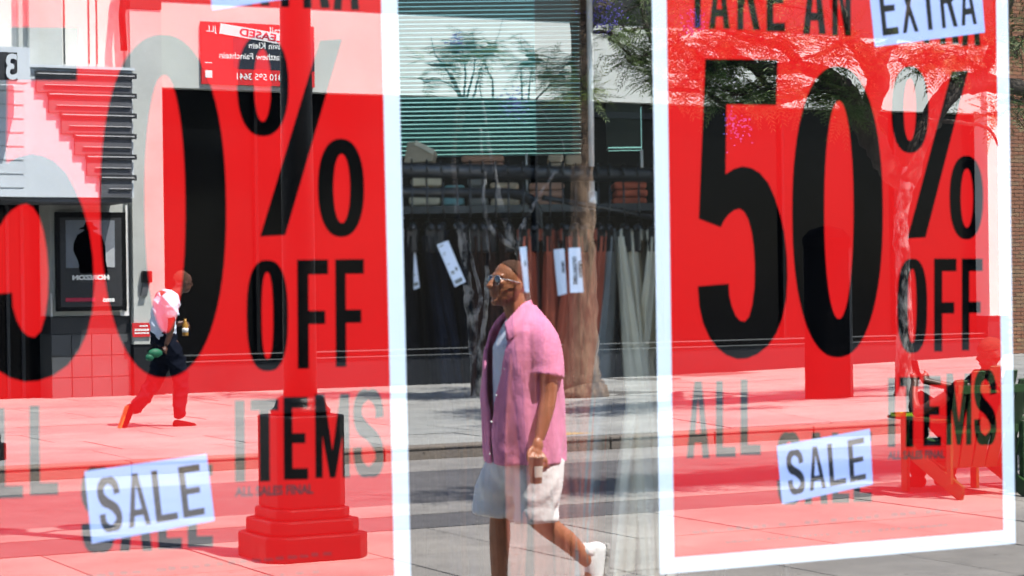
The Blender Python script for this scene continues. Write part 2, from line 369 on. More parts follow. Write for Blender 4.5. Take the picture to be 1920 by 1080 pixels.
def build_cinema():
    xr = FP(242,400).x; xl = xr-9
    r = thing('cinema_building', 'cinema front with pale stucco upper wall and grey tiled base', 'building', (xr-3,YF,0))
    zs = FP(120,372).z
    b = MB(); b.box((xl,YF+.15,zs),(xr-.004,YF+8,9.5)); b.build('upper_wall', M['cream'], r)
    panel('wall_pilaster', M['wall_grey'], r, 35, -60, 116, 200, -.02, .16)
    panel('wall_pilaster', M['wall_grey'], r, 55, -60, 74, 200, .1, .11)
    for p in (120, 166, 181): panel('facade_seam', M['trim'], r, p-1, -60, p+1, 120, -.13, .05)
    b = MB(); b.tube([FP(232,95,.1)+Vector((0,0,0)), FP(228,30,.1), FP(236,-60,.1)], .05, 8); b.build('drain_pipe', M['black_metal'], r, smooth=True)
    b = MB(); b.box((FP(96,500).x,YF+.05,FP(170,592).z),(xr-.004,YF+6,zs-.003)); b.build('ground_floor_wall', M['wall_grey'], r)
    b = MB(); b.box((xl,YF+.6,0),(FP(96,500).x-.004,YF+6,zs-.003)); b.build('entrance_glass', M['dark_glass'], r)
    for p in (-20, 12, 40): panel('door_frame', M['tile_dark'], r, p, 380, p+6, 750, -.55, .04)
    # dark band and separate tiles
    x0 = FP(96,650).x; z1 = FP(170,593).z; z2 = FP(170,626).z
    b = MB(); b.box((x0,YF+.02,z2+.002),(xr-.004,YF+5,z1-.002)); b.build('dark_band', M['tile_dark'], r)
    b = MB(); b.box((x0,YF+.04,0),(xr-.004,YF+5,z2-.001)); b.build('tile_bed', M['trim'], r)
    nx, nz = 4, 3; w = (xr-x0)/nx; h = (z2-.10)/nz
    for i in range(nx):
        for k in range(nz):
            b = MB(); b.box((x0+i*w+.006,YF,.10+k*h+.006),(x0+(i+1)*w-.006,YF+.038,.10+(k+1)*h-.006)); b.build('tile', M['tile'], r)
    # wall box and small notice on the pier belong to the wall
    pr = thing('wall_speaker', 'small black box fixed to the grey pier above the red notice', 'speaker', FP(272,550,.12))
    b = MB(); b.box(FP(264,530,.125)+Vector((0,-.1,0)), FP(281,508,.125)); b.build('housing', M['black_metal'], pr, bevel=.01)
    b = MB(); b.obox(FP(271,541,.16), (.045,0,0),(0,.03,0),(.02,0,.10)); b.build('bracket', M['louvre'], pr)
    n = thing('pier_notice', 'small red notice with white lettering low on the grey pier', 'sign', FP(262,632,.12))
    b = MB(); a = FP(247,632,.126); c = FP(281,605,.126); b.box((a.x,YF-.15,a.z),(c.x,YF-.125,c.z)); b.build('board', M['sign_red'], n)
    for k,(q,h) in enumerate(((.72,.022),(.42,.03),(.22,.022))):
        z = a.z+(c.z-a.z)*q; b = MB()
        for j in range(5 if k else 3):
            xx = a.x+.03+j*(c.x-a.x-.05)/5*(1 if k else 1.0)+(0 if k else .07); b.box((xx,YF-.153,z),(xx+(c.x-a.x)/7,YF-.151,z+h))
        b.build('printed_line', M['sign_white'], n)
build_cinema()

def build_marquee():
    r = thing('cinema_marquee', 'pale blue grey cinema marquee with stepped dark louvres on its side', 'marquee', FP(130,370,1.0))
    dy = 1.0
    def box(name, m, x0,y0,x1,y1, d0, d1):
        a = FP(x0,(y0+y1)/2,d1).x; c = FP(x1,(y0+y1)/2,d1).x; z1 = FP((x0+x1)/2,y0,d1).z; z0 = FP((x0+x1)/2,y1,d1).z
        b = MB(); b.box((a,YF-d1,z0),(c,YF-d0,z1)); return b.build(name, m, r, bevel=0)
    box('body', M['marquee'], -260, 124, 249, 369, -.14, dy)
    box('soffit', M['louvre'], -258, 370, 247, 378, -.13, dy-.03)
    box('top_cap', M['marquee'], -262, 118, 252, 123.4, -.12, dy+.06)
    n = 6
    xl = [68,91,115,140,163,189]; yt = [137,175,213,252,291,330]
    for i in range(n):
        y1 = yt[i+1]-4 if i < n-1 else 366
        box('louvre_panel', M['louvre'], xl[i], yt[i]+8, 247, y1+4, dy+.002, dy+.05+.012*i*0)
        box('louvre_blade', M['tile_dark'], xl[i]-3, yt[i]-2, 256, yt[i]+8, dy+.051, dy+.075)
        box('louvre_lip', M['louvre_lip'], xl[i]+2, yt[i]+2, 252, yt[i]+4.2, dy+.076, dy+.082)
        box('louvre_rib', M['louvre_lip'], xl[i]+16, yt[i]+23, 246, yt[i]+24.6, dy+.051, dy+.08)
    # lettered attraction board at the left
    box('board_frame', M['marquee'], -250, 156, 48, 368, dy+.002, dy+.12)
    for k in range(8):
        box('board_rail', M['rail_grey'], -246, 165+k*26.3, 44, 167+k*26.3, dy+.121, dy+.128)
    # 3 sign, boxed numeral
    box('number_box', M['marquee'], -8, 88, 56, 154, dy+.30, dy+.62)
    box('number_inset', M['tile_dark'], -2, 98, 32, 150, dy+.621, dy+.63)
    a = FP(34,148,dy+.65)
    o = text_mesh('3', .46, M['marquee'], (a.x,-(YF-dy-.66),a.z), (-1,0,0), (0,0,1), 'numeral', r, bold=.012, sx=.8)
build_marquee()

def build_poster_case():
    r = thing('film_poster_case', 'black framed film poster case on the cinema wall beside the grey pier', 'poster case', FP(170,583))
    panel('case_frame', M['black_metal'], r, 104, 398, 236, 583, .10, .05)
    panel('side_strip', M['sign_white'], r, 236.5, 385, 241, 592, .03, .06)  # plain white frame strip beside the case
    panel('side_strip_foot', M['sign_white'], r, 226, 584, 241, 592, .035, .02)
    panel('left_edge', M['sign_white'], r, 96, 550, 98, 594, .0, .06)
    panel('poster', M['tile_dark'], r, 113, 408, 228, 575, .105, .004)
    panel('picture', M['picture_grey'], r, 123, 413, 215, 502, .11, .004)
    # silhouette: hat, head, cloak
    px = [(150,512),(146,490),(137,470),(138,455),(145,440),(158,432),(157,430),(147,430),(150,427),(157,425),(160,416),(172,416),(176,424),(184,429),(181,431),(174,431),(174,434),(190,442),(197,462),(198,490),(202,512)]
    b = MB(); b.prism([FP(x,y,.114) for x,y in px], (0,-.002,0)); b.build('cloaked_silhouette', M['black_ink'], r)
    b = MB(); b.prism([FP(x,y,.113) for x,y in [(196,476),(214,463),(214.6,501),(200,501)]], (0,-.001,0)); b.build('pale_cloud', M['picture_pale'], r)
    def tx(s, size, px, py, m, bold=.004, al='LEFT', sx=1.):
        a = FP(px,py,.119); text_mesh(s, size, m, (a.x,-(YF-.12),a.z), (-1,0,0),(0,0,1), 'title_lettering', r, bold=bold, align=al, sx=sx)
    tx('HORIZON', .085, 170, 524, M['sign_white'], .006, 'CENTER', 1.35)
    tx('AN AMERICAN SAGA', .03, 170, 530, M['trim'], 0, 'CENTER', 1.)
    tx('amc', .09, 214, 565, M['sign_white'], .006, 'LEFT', 1.1)
    b = MB(); a = FP(123,566,.119); c = FP(178,558,.119); b.box((a.x,YF-.12,a.z),(c.x,YF-.119,c.z)); b.build('red_strip', M['sign_crimson'], r)
build_poster_case()

def build_leased_sign():
    r = thing('letting_sign', 'red and navy letting sign high on the white wall with a LEASED strip', 'sign', FP(480,157))
    a = FP(378,157,.05); c = FP(588,50,.05); w = c.x-a.x; h = c.z-a.z; y = YF-.05
    b = MB(); b.box((a.x,y,a.z),(c.x,YF-.003,c.z)); b.build('board', M['sign_red'], r)
    b = MB(); b.box((a.x+w*.27,y-.003,a.z+h*.26),(c.x,y-.001,a.z+h*.80)); b.build('navy_panel', M['sign_navy'], r)
    def tx(s, size, fx, fz, m, bold=.004, al='RIGHT', yy=.006, uz=(0,0,1), ux=(-1,0,0)):
        text_mesh(s, size, m, (a.x+w*fx,-(y-yy),a.z+h*fz), ux, uz, 'sign_lettering', r, bold=bold*.35, align=al)
    s = h*.145
    before = set(r.children)
    tx('JLL', s*.95, .13, .84, M['sign_white'], .004, 'LEFT')
    tx('Retail', s*1.2, .80, .84, M['sign_white'], .004, 'LEFT')
    tx('Kevin Klein', s*1.0, .41, .60, M['sign_white'], .004)
    tx('Matthew Fainchtein', s*1.0, .15, .42, M['sign_white'], .004)
    tx('+1 310 595 3641', s*1.0, .29, .09, M['sign_white'], .004)
    for o in r.children:
        if o.name.startswith('sign_lettering'): o['kind'] = 'stuff'
    b = MB(); b.box((a.x+w*.03,y-.004,a.z+h*.10),(a.x+w*.09,y-.001,a.z+h*.22)); b.build('blank_square', M['sign_white'], r)
    b = MB(); b.box((a.x+w*.03,y-.003,a.z+h*.335),(a.x+w*.09,y-.001,a.z+h*.35)); b.build('small_print', M['sign_white'], r)
    # slanted LEASED strip (falls to the right as seen)
    sl = -.125; ux = Vector((-1,0,-sl)).normalized(); uz = Vector((-sl,0,1)).normalized(); uz = Vector((sl*-1,0,1)).normalized()
    o = Vector((a.x+w*.16, y-.008, a.z+h*.90)); wv = Vector((1,0,sl)).normalized()*w*.80; hv = Vector((-sl,0,1)).normalized()*h*.17
    b = MB(); b.prism([o-hv/2,o+wv-hv/2,o+wv+hv/2,o+hv/2], (0,-.003,0)); b.build('leased_strip', M['sign_white'], r)
    t = o+wv*.70-hv*.33
    text_mesh('LEASED', h*.165, M['sign_crimson'], (t.x,-(t.y-.006),t.z), (-1,0,-sl), (-sl,0,1), 'leased_lettering', r, bold=.004, align='LEFT', sx=1.35)
build_leased_sign()

def build_brick_building():
    x0 = FP(1884,400).x+.006; x1 = x0+14
    r = thing('brick_building', 'brown brick building at the right beyond the white shop', 'building', (x0,YF,0))
    b = MB(); b.box((x0,YF+.02,0),(x1,YF+8,10)); b.build('mortar_wall', M['mortar'], r)
    b = MB(); b.box((x0-.1,YF-.1,10.003),(x1,YF+8.1,10.3)); b.build('parapet', M['cream'], r)
    meshes = []
    for k in range(3):
        bb = MB(); bb.box((0,0,0),(.20,.03,.055)); meshes.append(bb.mesh('brick', M['brick' if k!=1 else 'brick2'], True))
    xv = [FP(1896,p).x for p in (0,600)]; xs0 = min(xv)-.1
    n = 0; b = MB(); b.cm = 0
    rows = int(9.9/.068)
    for j in range(rows):
        z = .02+j*.068; off = .105 if j%2 else 0
        xx = x0+.01-off+.1
        while xx < x1-.3:
            vis = (.8 < z < 5.6) and (xs0 < xx < xs0+.95)
            if vis and n < 290:
                o = bpy.data.objects.new('brick', random.choice(meshes)); COL.objects.link(o); o.parent = r
                o.location = (xx-x0, random.uniform(.0,.004), z); n += 1
            elif xx < x0+5:
                dy = random.uniform(0,.004); b.cm = random.choice((0,0,1)); b.box((xx,YF-dy,z),(xx+.20,YF+.019,z+.055))
            xx += .21
    o = b.build('bricks', [M['brick'],M['brick2']], r); tag(o, kind='stuff')
build_brick_building()

# ------------------------------------------------------------------ lamp posts
def lamp_post(c, label):
    r = thing('lamp_post', label, 'lamp post', c, 'black cast iron lamp posts')
    def sq(name, tiers, bev=.012):
        for (a, z0, z1) in tiers:
            b = MB(); h = a/2; ch = a*.13
            pts = [(-h+ch,-h),(h-ch,-h),(h,-h+ch),(h,h-ch),(h-ch,h),(-h+ch,h),(-h,h-ch),(-h,-h+ch)]
            b.prism([(c[0]+x,c[1]+y,c[2]+z0) for x,y in pts], (0,0,z1-z0)); b.build(name, M['black_metal'], r, bevel=bev)
    sq('plinth_tier', [(.64,0,.15),(.56,.152,.235),(.47,.237,.30)])
    sq('base_box', [(.43,.302,.845)])
    b = MB(); b.lathe(c, [(.175,.847),(.18,.87),(.16,.89),(.15,.915),(.145,.94),(.12,.955)]); b.build('collar', M['black_metal'], r, smooth=True)
    b = MB(); b.lathe(c, [(.101,.95),(.097,2.5),(.085,4.2),(.07,4.75)], 20); b.build('pole', M['black_metal'], r, smooth=True)
    for s in (-1,1):
        b = MB(); pts = [(c[0],c[1],c[2]+4.3),(c[0]+s*.25,c[1],c[2]+4.55),(c[0]+s*.5,c[1],c[2]+4.5),(c[0]+s*.55,c[1],c[2]+4.6)]
        b.tube(pts, .025, 8); b.build('arm', M['black_metal'], r, smooth=True)
        b = MB(); b.ell((c[0]+s*.55,c[1],c[2]+4.82),(.19,.19,.22)); b.build('globe', M['sign_white'], r, smooth=True)
    b = MB(); b.ell((c[0],c[1],c[2]+5.0),(.2,.2,.25)); b.build('globe', M['sign_white'], r, smooth=True)
    return r
lp = G(566,1042,0)
lamp_post(lp, 'black lamp post on a stepped square plinth on the near pavement')
lp2 = G(-68,862,.12)
lamp_post(lp2, 'farther black lamp post on the kerb across the road, at the far left')

# dark cylindrical kiosk
def build_kiosk():
    c = G(1553,762,.12)
    r = thing('advertising_column', 'dark round advertising column on the far pavement', 'column', c)
    b = MB(); b.lathe(c, [(.30,0),(.30,.06),(.275,.07),(.275,1.9),(.29,1.93),(.29,2.0),(.20,2.1),(.02,2.15)], 32); b.build('drum', M['kiosk'], r, smooth=False)
    for a in (-1.0,-.75,2.2): 
        p = c+Vector((.28*cos(a),.28*sin(a),0)); b = MB(); b.tube([p+Vector((0,0,.08)),p+Vector((0,0,1.88))], .012, 6); b.build('highlight_rod', M['tile_dark'], r)  # slightly paler rods added as glossy highlights along the drum's edge
build_kiosk()

# ------------------------------------------------------------------ trees
def frond_template(n=6, L=.30, w=.085, lw=.046):
    vs = []; fs = []
    for k in range(n):
        t = (k+.6)/n; x = t*L; droop = -.18*L*t*t; ln = w*(1.25-.7*t)
        for s in (-1,1):
            i = len(vs)
            vs += [(x-lw*.3,0,droop),(x+lw*.2,s*ln*.5,droop+.004),(x+lw*1.0,s*ln,droop-.01),(x+lw*.6,s*ln*.45,droop)]
            fs.append((i,i+1,i+2,i+3))
    i = len(vs); vs += [(0,-.002,0),(L,0,-.18*L),(0,.002,0)]; fs.append((i,i+1,i+2))
    return np.array(vs), fs
FV, FF = frond_template()
def fronds(name, m, parent, centres, scale=1.0, mats=None):
    """centres: (point, direction) pairs. One joined mesh of real leaflets"""
    nv = len(FV); V = []; 
    for (p, d) in centres:
        s = scale*random.uniform(.7,1.25); d = Vector(d).normalized()
        up = Vector((random.gauss(0,.35),random.gauss(0,.35),1)); y = up.cross(d)
        if y.length < 1e-3: continue
        y.normalize(); z = d.cross(y)
        R = np.array([[d.x,y.x,z.x],[d.y,y.y,z.y],[d.z,y.z,z.z]])
        V.append(FV*s @ R.T + np.array(p))
    V = np.vstack(V); k = len(V)//nv
    base = np.array([i for f in FF for i in f]); lens = np.array([len(f) for f in FF])
    idx = (base[None,:]+np.arange(k)[:,None]*nv).ravel(); lt = np.tile(lens, k)
    V[:,1] *= -1; V -= np.array(parent_world(parent))
    me = bpy.data.meshes.new(name); me.vertices.add(len(V)); me.vertices.foreach_set('co', V.ravel())
    me.loops.add(len(idx)); me.loops.foreach_set('vertex_index', idx.astype(np.int32))
    me.polygons.add(len(lt)); st = np.concatenate([[0],np.cumsum(lt)[:-1]])
    me.polygons.foreach_set('loop_start', st.astype(np.int32))
    me.update(calc_edges=True); me.validate()
    me.materials.append(m)
    o = bpy.data.objects.new(name, me); COL.objects.link(o); o.parent = parent
    tag(o, kind='stuff'); return o
def smooth_path(pts, rs, sub=5, jit=.0):
    P_, R_ = [], []
    n = len(pts)
    for i in range(n-1):
        p0 = pts[max(i-1,0)]; p1 = pts[i]; p2 = pts[i+1]; p3 = pts[min(i+2,n-1)]
        for k in range(sub):
            t = k/sub
            q = .5*((2*p1)+(p2-p0)*t+(2*p0-5*p1+4*p2-p3)*t*t+(3*p1-p0-3*p2+p3)*t**3)
            P_.append(q+Vector((random.gauss(0,jit),random.gauss(0,jit),random.gauss(0,jit)))); R_.append((rs[i]*(1-t)+rs[i+1]*t)*(1+random.uniform(-.06,.06)))
    P_.append(pts[-1]); R_.append(rs[-1]); return P_, R_
def limb_obj(name, m, parent, pts, rs, n=12, jit=.004):
    p, r = smooth_path(pts, rs, 5, jit); b = MB(); b.tube(p, r, n); return b.build(name, m, parent, smooth=True)
def crown(parent, blobs, leafm, twigm, dens=1.0, anchor=None, fs=1.0):
    """blobs: (centre, (rx,ry,rz), number of sprays). Builds twigs that carry leaf sprays."""
    tw = MB(); C = []
    for (c, rad, n) in blobs:
        c = Vector(c); src = anchor if anchor is not None else c-Vector((0,0,rad[2]))
        nb = max(3, n//22)
        for i in range(nb):
            while True:
                q = Vector((random.uniform(-1,1),random.uniform(-1,1),random.uniform(-1,1)))
                if q.length < 1: break
            e = c+Vector((q.x*rad[0],q.y*rad[1],q.z*rad[2]))
            s0 = c+Vector((q.x*rad[0]*.1,q.y*rad[1]*.1,-rad[2]*.6*random.random()))
            mid = (s0+e)/2+Vector((random.gauss(0,.12),random.gauss(0,.12),random.gauss(.05,.1)))*max(rad)*.6
            pp, rr = smooth_path([s0,mid,e],[.022,.013,.005],4,.008); tw.tube(pp, rr, 5, cap=False)
            for k in range(int(n/nb*dens)):
                t = random.uniform(.35,1.0); j = int(t*(len(pp)-1)); d = Vector((random.gauss(0,1),random.gauss(0,1),random.gauss(.05,.5))).normalized()
                p0 = pp[j]; l = random.uniform(.05,.28)*fs
                q1 = p0+d*l
                if k % 2 == 0: tw.tube([p0,(p0+q1)/2+Vector((0,0,.015)),q1],[.005,.004,.003],4,cap=False)
                C.append((q1, d+Vector((0,0,-.15))))
    if tw.v: tag(tw.build('twigs', twigm, parent), kind='stuff')
    fronds('foliage', leafm, parent, C, fs)
def flowers(parent, c, rad, n):
    b = MB()
    for i in range(n*4):
        p = Vector(c)+Vector((random.gauss(0,rad*.45),random.gauss(0,rad*.45),random.gauss(0,rad*.5)))
        b.ell(p, (random.uniform(.008,.02),random.uniform(.008,.02),random.uniform(.008,.016)), n=5, m=3)
    tag(b.build('blossom', M['blossom'], parent), kind='stuff')

def build_trees():
    # A: thick lit trunk in the clear gap between the posters
    b0 = GF(1090,745); Y = b0.y
    r = thing('street_tree', 'tree with a thick sunlit flaky brown trunk seen between the two posters', 'tree', b0, 'street trees along the far pavement')
    q = lambda x,y,dy=0: P(x,y,Y+dy)
    limb_obj('trunk', M['bark'], r, [b0-Vector((0,0,.15)),q(1090,735),q(1088,690),q(1090,600),q(1091,470),q(1092,330),q(1090,180),q(1089,40),q(1082,-80),q(1075,-200)], [.40,.335,.26,.21,.18,.155,.145,.135,.12,.11], 20, .012)
    limb_obj('limb', M['bark_dark'], r, [q(1089,60),q(1150,-10,.3),q(1190,-40,.5),q(1300,-90,.8)], [.10,.08,.07,.05])
    limb_obj('limb', M['bark_dark'], r, [q(1190,-40,.4),q(1215,60,.1),q(1240,130,-.2)], [.05,.03,.012],8)
    limb_obj('limb', M['bark_dark'], r, [q(1110,60,.1),q(1145,65,.1),q(1175,100,.1),q(1215,120,0)], [.022,.02,.018,.012],8)
    limb_obj('limb', M['bark_dark'], r, [q(1078,-100),q(1000,-180,-.8),q(900,-240,-1.2)], [.09,.06,.04])
    crown(r, [(q(1200,115),(.45,.5,.25),130),(q(1215,150),(.3,.4,.12),60),(q(1140,65),(.35,.4,.12),55),(q(1175,55),(.5,.4,.12),50),(q(1110,180),(.16,.3,.08),26),
              (q(1240,-120,.5),(1.6,1.6,.8),260),(q(1000,-200,-.6),(1.8,1.7,.7),260),(q(1150,-130,-1.1),(1.0,1.4,.35),900)], M['leaf'], M['bark_dark'], fs=.85)  # dense last cluster lies above the view, added to shade the trunk
    crown(r, [(q(1085,175,-.6),(.40,.3,.10),60),(q(1060,150,-.6),(.3,.3,.12),34)], M['leaf_sunlit'], M['bark_dark'], fs=.75)  # sunlit leaf patch made by the brighter leaf colour
    flowers(r, q(1130,28,-.2), .3, 46)
    # D: pale mottled twin trunk behind the walking man
    b0 = GF(897,742); Y = b0.y
    r = thing('street_tree', 'tree with a slim grey mottled forking trunk left of the man in pink', 'tree', b0, 'street trees along the far pavement')
    q = lambda x,y,dy=0: P(x,y,Y+dy)
    limb_obj('trunk', M['bark_pale'], r, [b0-Vector((0,0,.1)),q(893,700),q(889,640),q(882,590),q(876,540),q(870,480),q(862,430),q(855,380)], [.12,.09,.08,.072,.065,.055,.045,.035], 14, .010)
    limb_obj('limb', M['bark_pale'], r, [q(897,700,-.1),q(903,640,-.2),q(910,580,-.2),q(914,500,-.2),q(911,425,-.2)], [.04,.036,.033,.03,.02], 10, .008)
    limb_obj('limb', M['bark_pale'], r, [q(886,600),q(900,560,.2),q(880,470,.3),q(850,420,.4)], [.04,.03,.024,.014], 10, .008)
    limb_obj('limb', M['bark_dark'], r, [q(855,380),q(850,300),q(855,220),q(862,180),q(845,140)], [.035,.032,.03,.025,.015], 10)
    tw = [((868,190),(835,130),(815,100),(808,70)),((868,185),(872,150),(870,110),(862,80)),((872,188),(884,150),(890,115),(885,60)),((885,190),(893,160),(905,120),(930,75),(942,35)),
          ((862,185),(850,165),(822,150),(792,158)),((924,186),(922,150),(912,130),(906,110))]
    for t in tw: limb_obj('limb', M['bark_dark'], r, [q(x,y,random.uniform(-.1,.1)) for x,y in t], [.018,.014,.010,.006,.004][:len(t)], 6, .004)
    limb_obj('limb', M['bark_dark'], r, [q(858,250),q(866,220),q(868,188)], [.04,.035,.03], 8)
    crown(r, [(q(850,98),(.36,.4,.09),38),(q(880,92),(.40,.4,.07),40),(q(915,92),(.36,.4,.05),32),(q(830,120),(.30,.3,.06),28),(q(805,148),(.2,.3,.04),14),(q(900,105),(.4,.3,.05),26),
              (q(760,-160,-.5),(1.6,1.5,.6),220),(q(920,-130,-1.1),(1.5,1.4,.35),220)], M['leaf'], M['bark_dark'], fs=.8)  # final mass is out of view, added on the sunward side for shade
    flowers(r, q(855,80), .12, 26); flowers(r, q(962,195,-.3), .22, 34)
    # E: slender forked tree
    b0 = GF(990,748); Y = b0.y
    r = thing('street_tree', 'thin pale branching tree rising behind the head of the man in pink', 'tree', b0, 'street trees along the far pavement')
    q = lambda x,y,dy=0: P(x,y,Y+dy)
    limb_obj('trunk', M['bark_pale'], r, [b0-Vector((0,0,.1)),q(990,700),q(993,620),q(986,540),q(972,480),q(966,460)], [.08,.07,.06,.05,.045,.04], 10, .008)
    for t,rr in ((((967,465),(935,445),(914,415),(906,370),(908,320),(900,240)),.042),(((962,462),(948,420),(935,370),(928,325),(912,250),(905,190)),.05),(((968,465),(975,430),(992,400),(1015,360),(1040,320),(1055,270),(1010,200)),.035)):
        limb_obj('limb', M['bark_pale'], r, [q(x,y) for x,y in t], [rr*(1-.13*k) for k in range(len(t))], 8, .006)
    for t in (((978,190),(977,150),(975,128)),((990,190),(993,150),(998,110),(998,85)),((1003,188),(1030,160),(1050,140),(1062,110)),((1040,150),(1025,130),(1028,105)),((1010,200),(1005,190),(1003,188)),((1015,205),(985,198),(978,190)),((912,240),(905,200),(900,160),(905,130))):
        limb_obj('limb', M['bark_dark'], r, [q(x,y) for x,y in t], [.014,.011,.008,.005][:len(t)], 6, .004)
    crown(r, [(q(980,118),(.26,.3,.06),42),(q(1000,112),(.18,.3,.10),36),(q(1045,135),(.28,.3,.12),46),(q(1070,115),(.2,.3,.1),30),(q(1020,145),(.2,.3,.04),18)], M['leaf'], M['bark_dark'], fs=.75)
    # C: big leaning tree behind the right poster
    b0 = GF(1696,742); Y = b0.y
    r = thing('street_tree', 'big spreading tree with heavy dark limbs at the right', 'tree', b0, 'street trees along the far pavement')
    q = lambda x,y,dy=0: P(x,y,Y+dy)
    limb_obj('trunk', M['bark_pale'], r, [b0-Vector((0,0,.15)),q(1696,700),q(1694,600),q(1693,500),q(1688,430),q(1694,370),q(1706,320)], [.17,.115,.095,.09,.085,.085,.09], 16, .006)
    limb_obj('limb', M['bark_dark'], r, [q(1700,345),q(1722,270),q(1748,215),q(1790,165),q(1850,155),q(1930,170)], [.11,.11,.13,.13,.11,.09], 14, .01)
    limb_obj('limb', M['bark_dark'], r, [q(1815,160),q(1850,120),q(1862,80),q(1885,20),q(1910,-60)], [.09,.07,.06,.05,.04], 10, .01)
    limb_obj('limb', M['bark_dark'], r, [q(1700,345,.1),q(1668,320,.3),q(1640,270,.4),q(1610,215,.4),q(1580,170,.4),q(1548,140,.3)], [.11,.14,.15,.15,.13,.10], 14, .012)
    limb_obj('limb', M['bark_dark'], r, [q(1625,235,.4),q(1645,145,.3),q(1620,110,.2),q(1590,60,.2),q(1560,-20,.2)], [.10,.14,.11,.08,.06], 12, .012)
    limb_obj('limb', M['bark_dark'], r, [q(1640,140,.3),q(1665,90,.3),q(1700,20,.2),q(1740,-60,.2)], [.08,.06,.05,.04], 10, .01)
    limb_obj('limb', M['bark_dark'], r, [q(1585,175,.4),q(1540,165,.2),q(1480,185,0),q(1420,198,0),q(1360,195,0),q(1320,170,0)], [.08,.06,.05,.04,.03,.015], 9, .008)
    limb_obj('limb', M['bark_dark'], r, [q(1548,140,.3),q(1500,128,.2),q(1440,130,.1),q(1380,115,0),q(1330,118,0),q(1290,90,0)], [.09,.075,.07,.06,.045,.02], 10, .01)
    limb_obj('limb', M['bark_dark'], r, [q(1450,180),q(1425,145),q(1400,118)], [.03,.04,.03], 8)
    limb_obj('limb', M['bark_dark'], r, [q(1500,128,.2),q(1470,90,.1),q(1400,72,0),q(1330,45,0)], [.06,.05,.04,.02], 8)
    limb_obj('limb', M['bark_dark'], r, [q(1640,-60,0),Vector((16.8,16.8,6.0)),Vector((16.4,14.8,5.7)),Vector((15.6,13.2,5.6))], [.09,.08,.06,.03], 8)  # unseen limb added to carry the shade-casting clusters
    limb_obj('limb', M['bark_dark'], r, [q(1740,225,-.2),q(1800,230,-.3),q(1850,240,-.3),q(1872,275,-.3)], [.03,.025,.02,.012], 8)
    crown(r, [(q(1320,150),(.6,.6,.30),120),(q(1290,110),(.5,.5,.28),100),(q(1270,80),(.35,.5,.2),60),(q(1380,170),(.55,.6,.22),150),(q(1440,170),(.5,.6,.18),100),(q(1350,90),(.6,.6,.2),100),
              (q(1500,90),(.6,.6,.22),110),(q(1560,90),(.5,.6,.25),90),(q(1560,165),(.45,.5,.25),90),(q(1600,190),(.4,.5,.22),80),(q(1430,60),(.6,.6,.2),70),
              (q(1640,95),(.5,.6,.2),60),(q(1700,105),(.5,.6,.25),70),(q(1740,90),(.45,.5,.25),80),(q(1790,110),(.45,.5,.22),70),(q(1850,110),(.35,.5,.3),60),(q(1860,210),(.22,.4,.12),34),(q(1840,60),(.5,.5,.25),60),
              (q(1905,60),(.5,.6,.6),70),(q(1920,180),(.4,.5,.3),40),(q(1700,-100,-1.1),(3.2,1.5,.4),700)]+[(Vector((11.6+i*.62,12.4+(i*7%5)*.72,5.6+(i%3)*.12)),(.50,.20,.12),52) for i in range(17)]+[(q(1640,-300,.5),(1.,1.,.3),40),(q(1350,-60),(1.8,1.8,.7),300),(q(1900,-80),(2.0,1.8,.7),260)], M['leaf'], M['bark_dark'], fs=.9)  # unseen loose clusters and sunward mass added to dapple pavement and limbs
    flowers(r, q(1303,45,-.3), .15, 20); flowers(r, q(1380,235,-.3), .18, 16)
    # near tree outside the frame whose crown shades the road
    b0 = Vector((13.6,7.2,0))
    r = thing('street_tree', 'tree on the near pavement at far right that shades the road', 'tree', b0, 'street trees along the near pavement')
    limb_obj('trunk', M['bark'], r, [b0-Vector((0,0,.1)),b0+Vector((0,0,1)),b0+Vector((-.2,0,2.4)),b0+Vector((-.9,.1,3.7)),b0+Vector((-2,.1,4.6))], [.2,.15,.13,.11,.06], 14)
    limb_obj('limb', M['bark_dark'], r, [b0+Vector((-.4,0,3.0)),b0+Vector((.4,.3,4.2)),b0+Vector((1.,.4,5.2))], [.1,.08,.04], 10)
    crown(r, [(b0+Vector((-1.6,.2,5.0)),(2.3,.9,.5),1000),(b0+Vector((-3.8,.2,4.9)),(2.0,.8,.4),800),(b0+Vector((.6,.2,5.5)),(2,1.2,.6),300)], M['leaf'], M['bark_dark'], fs=1.1)
build_trees()
#STREET_OBJECTS

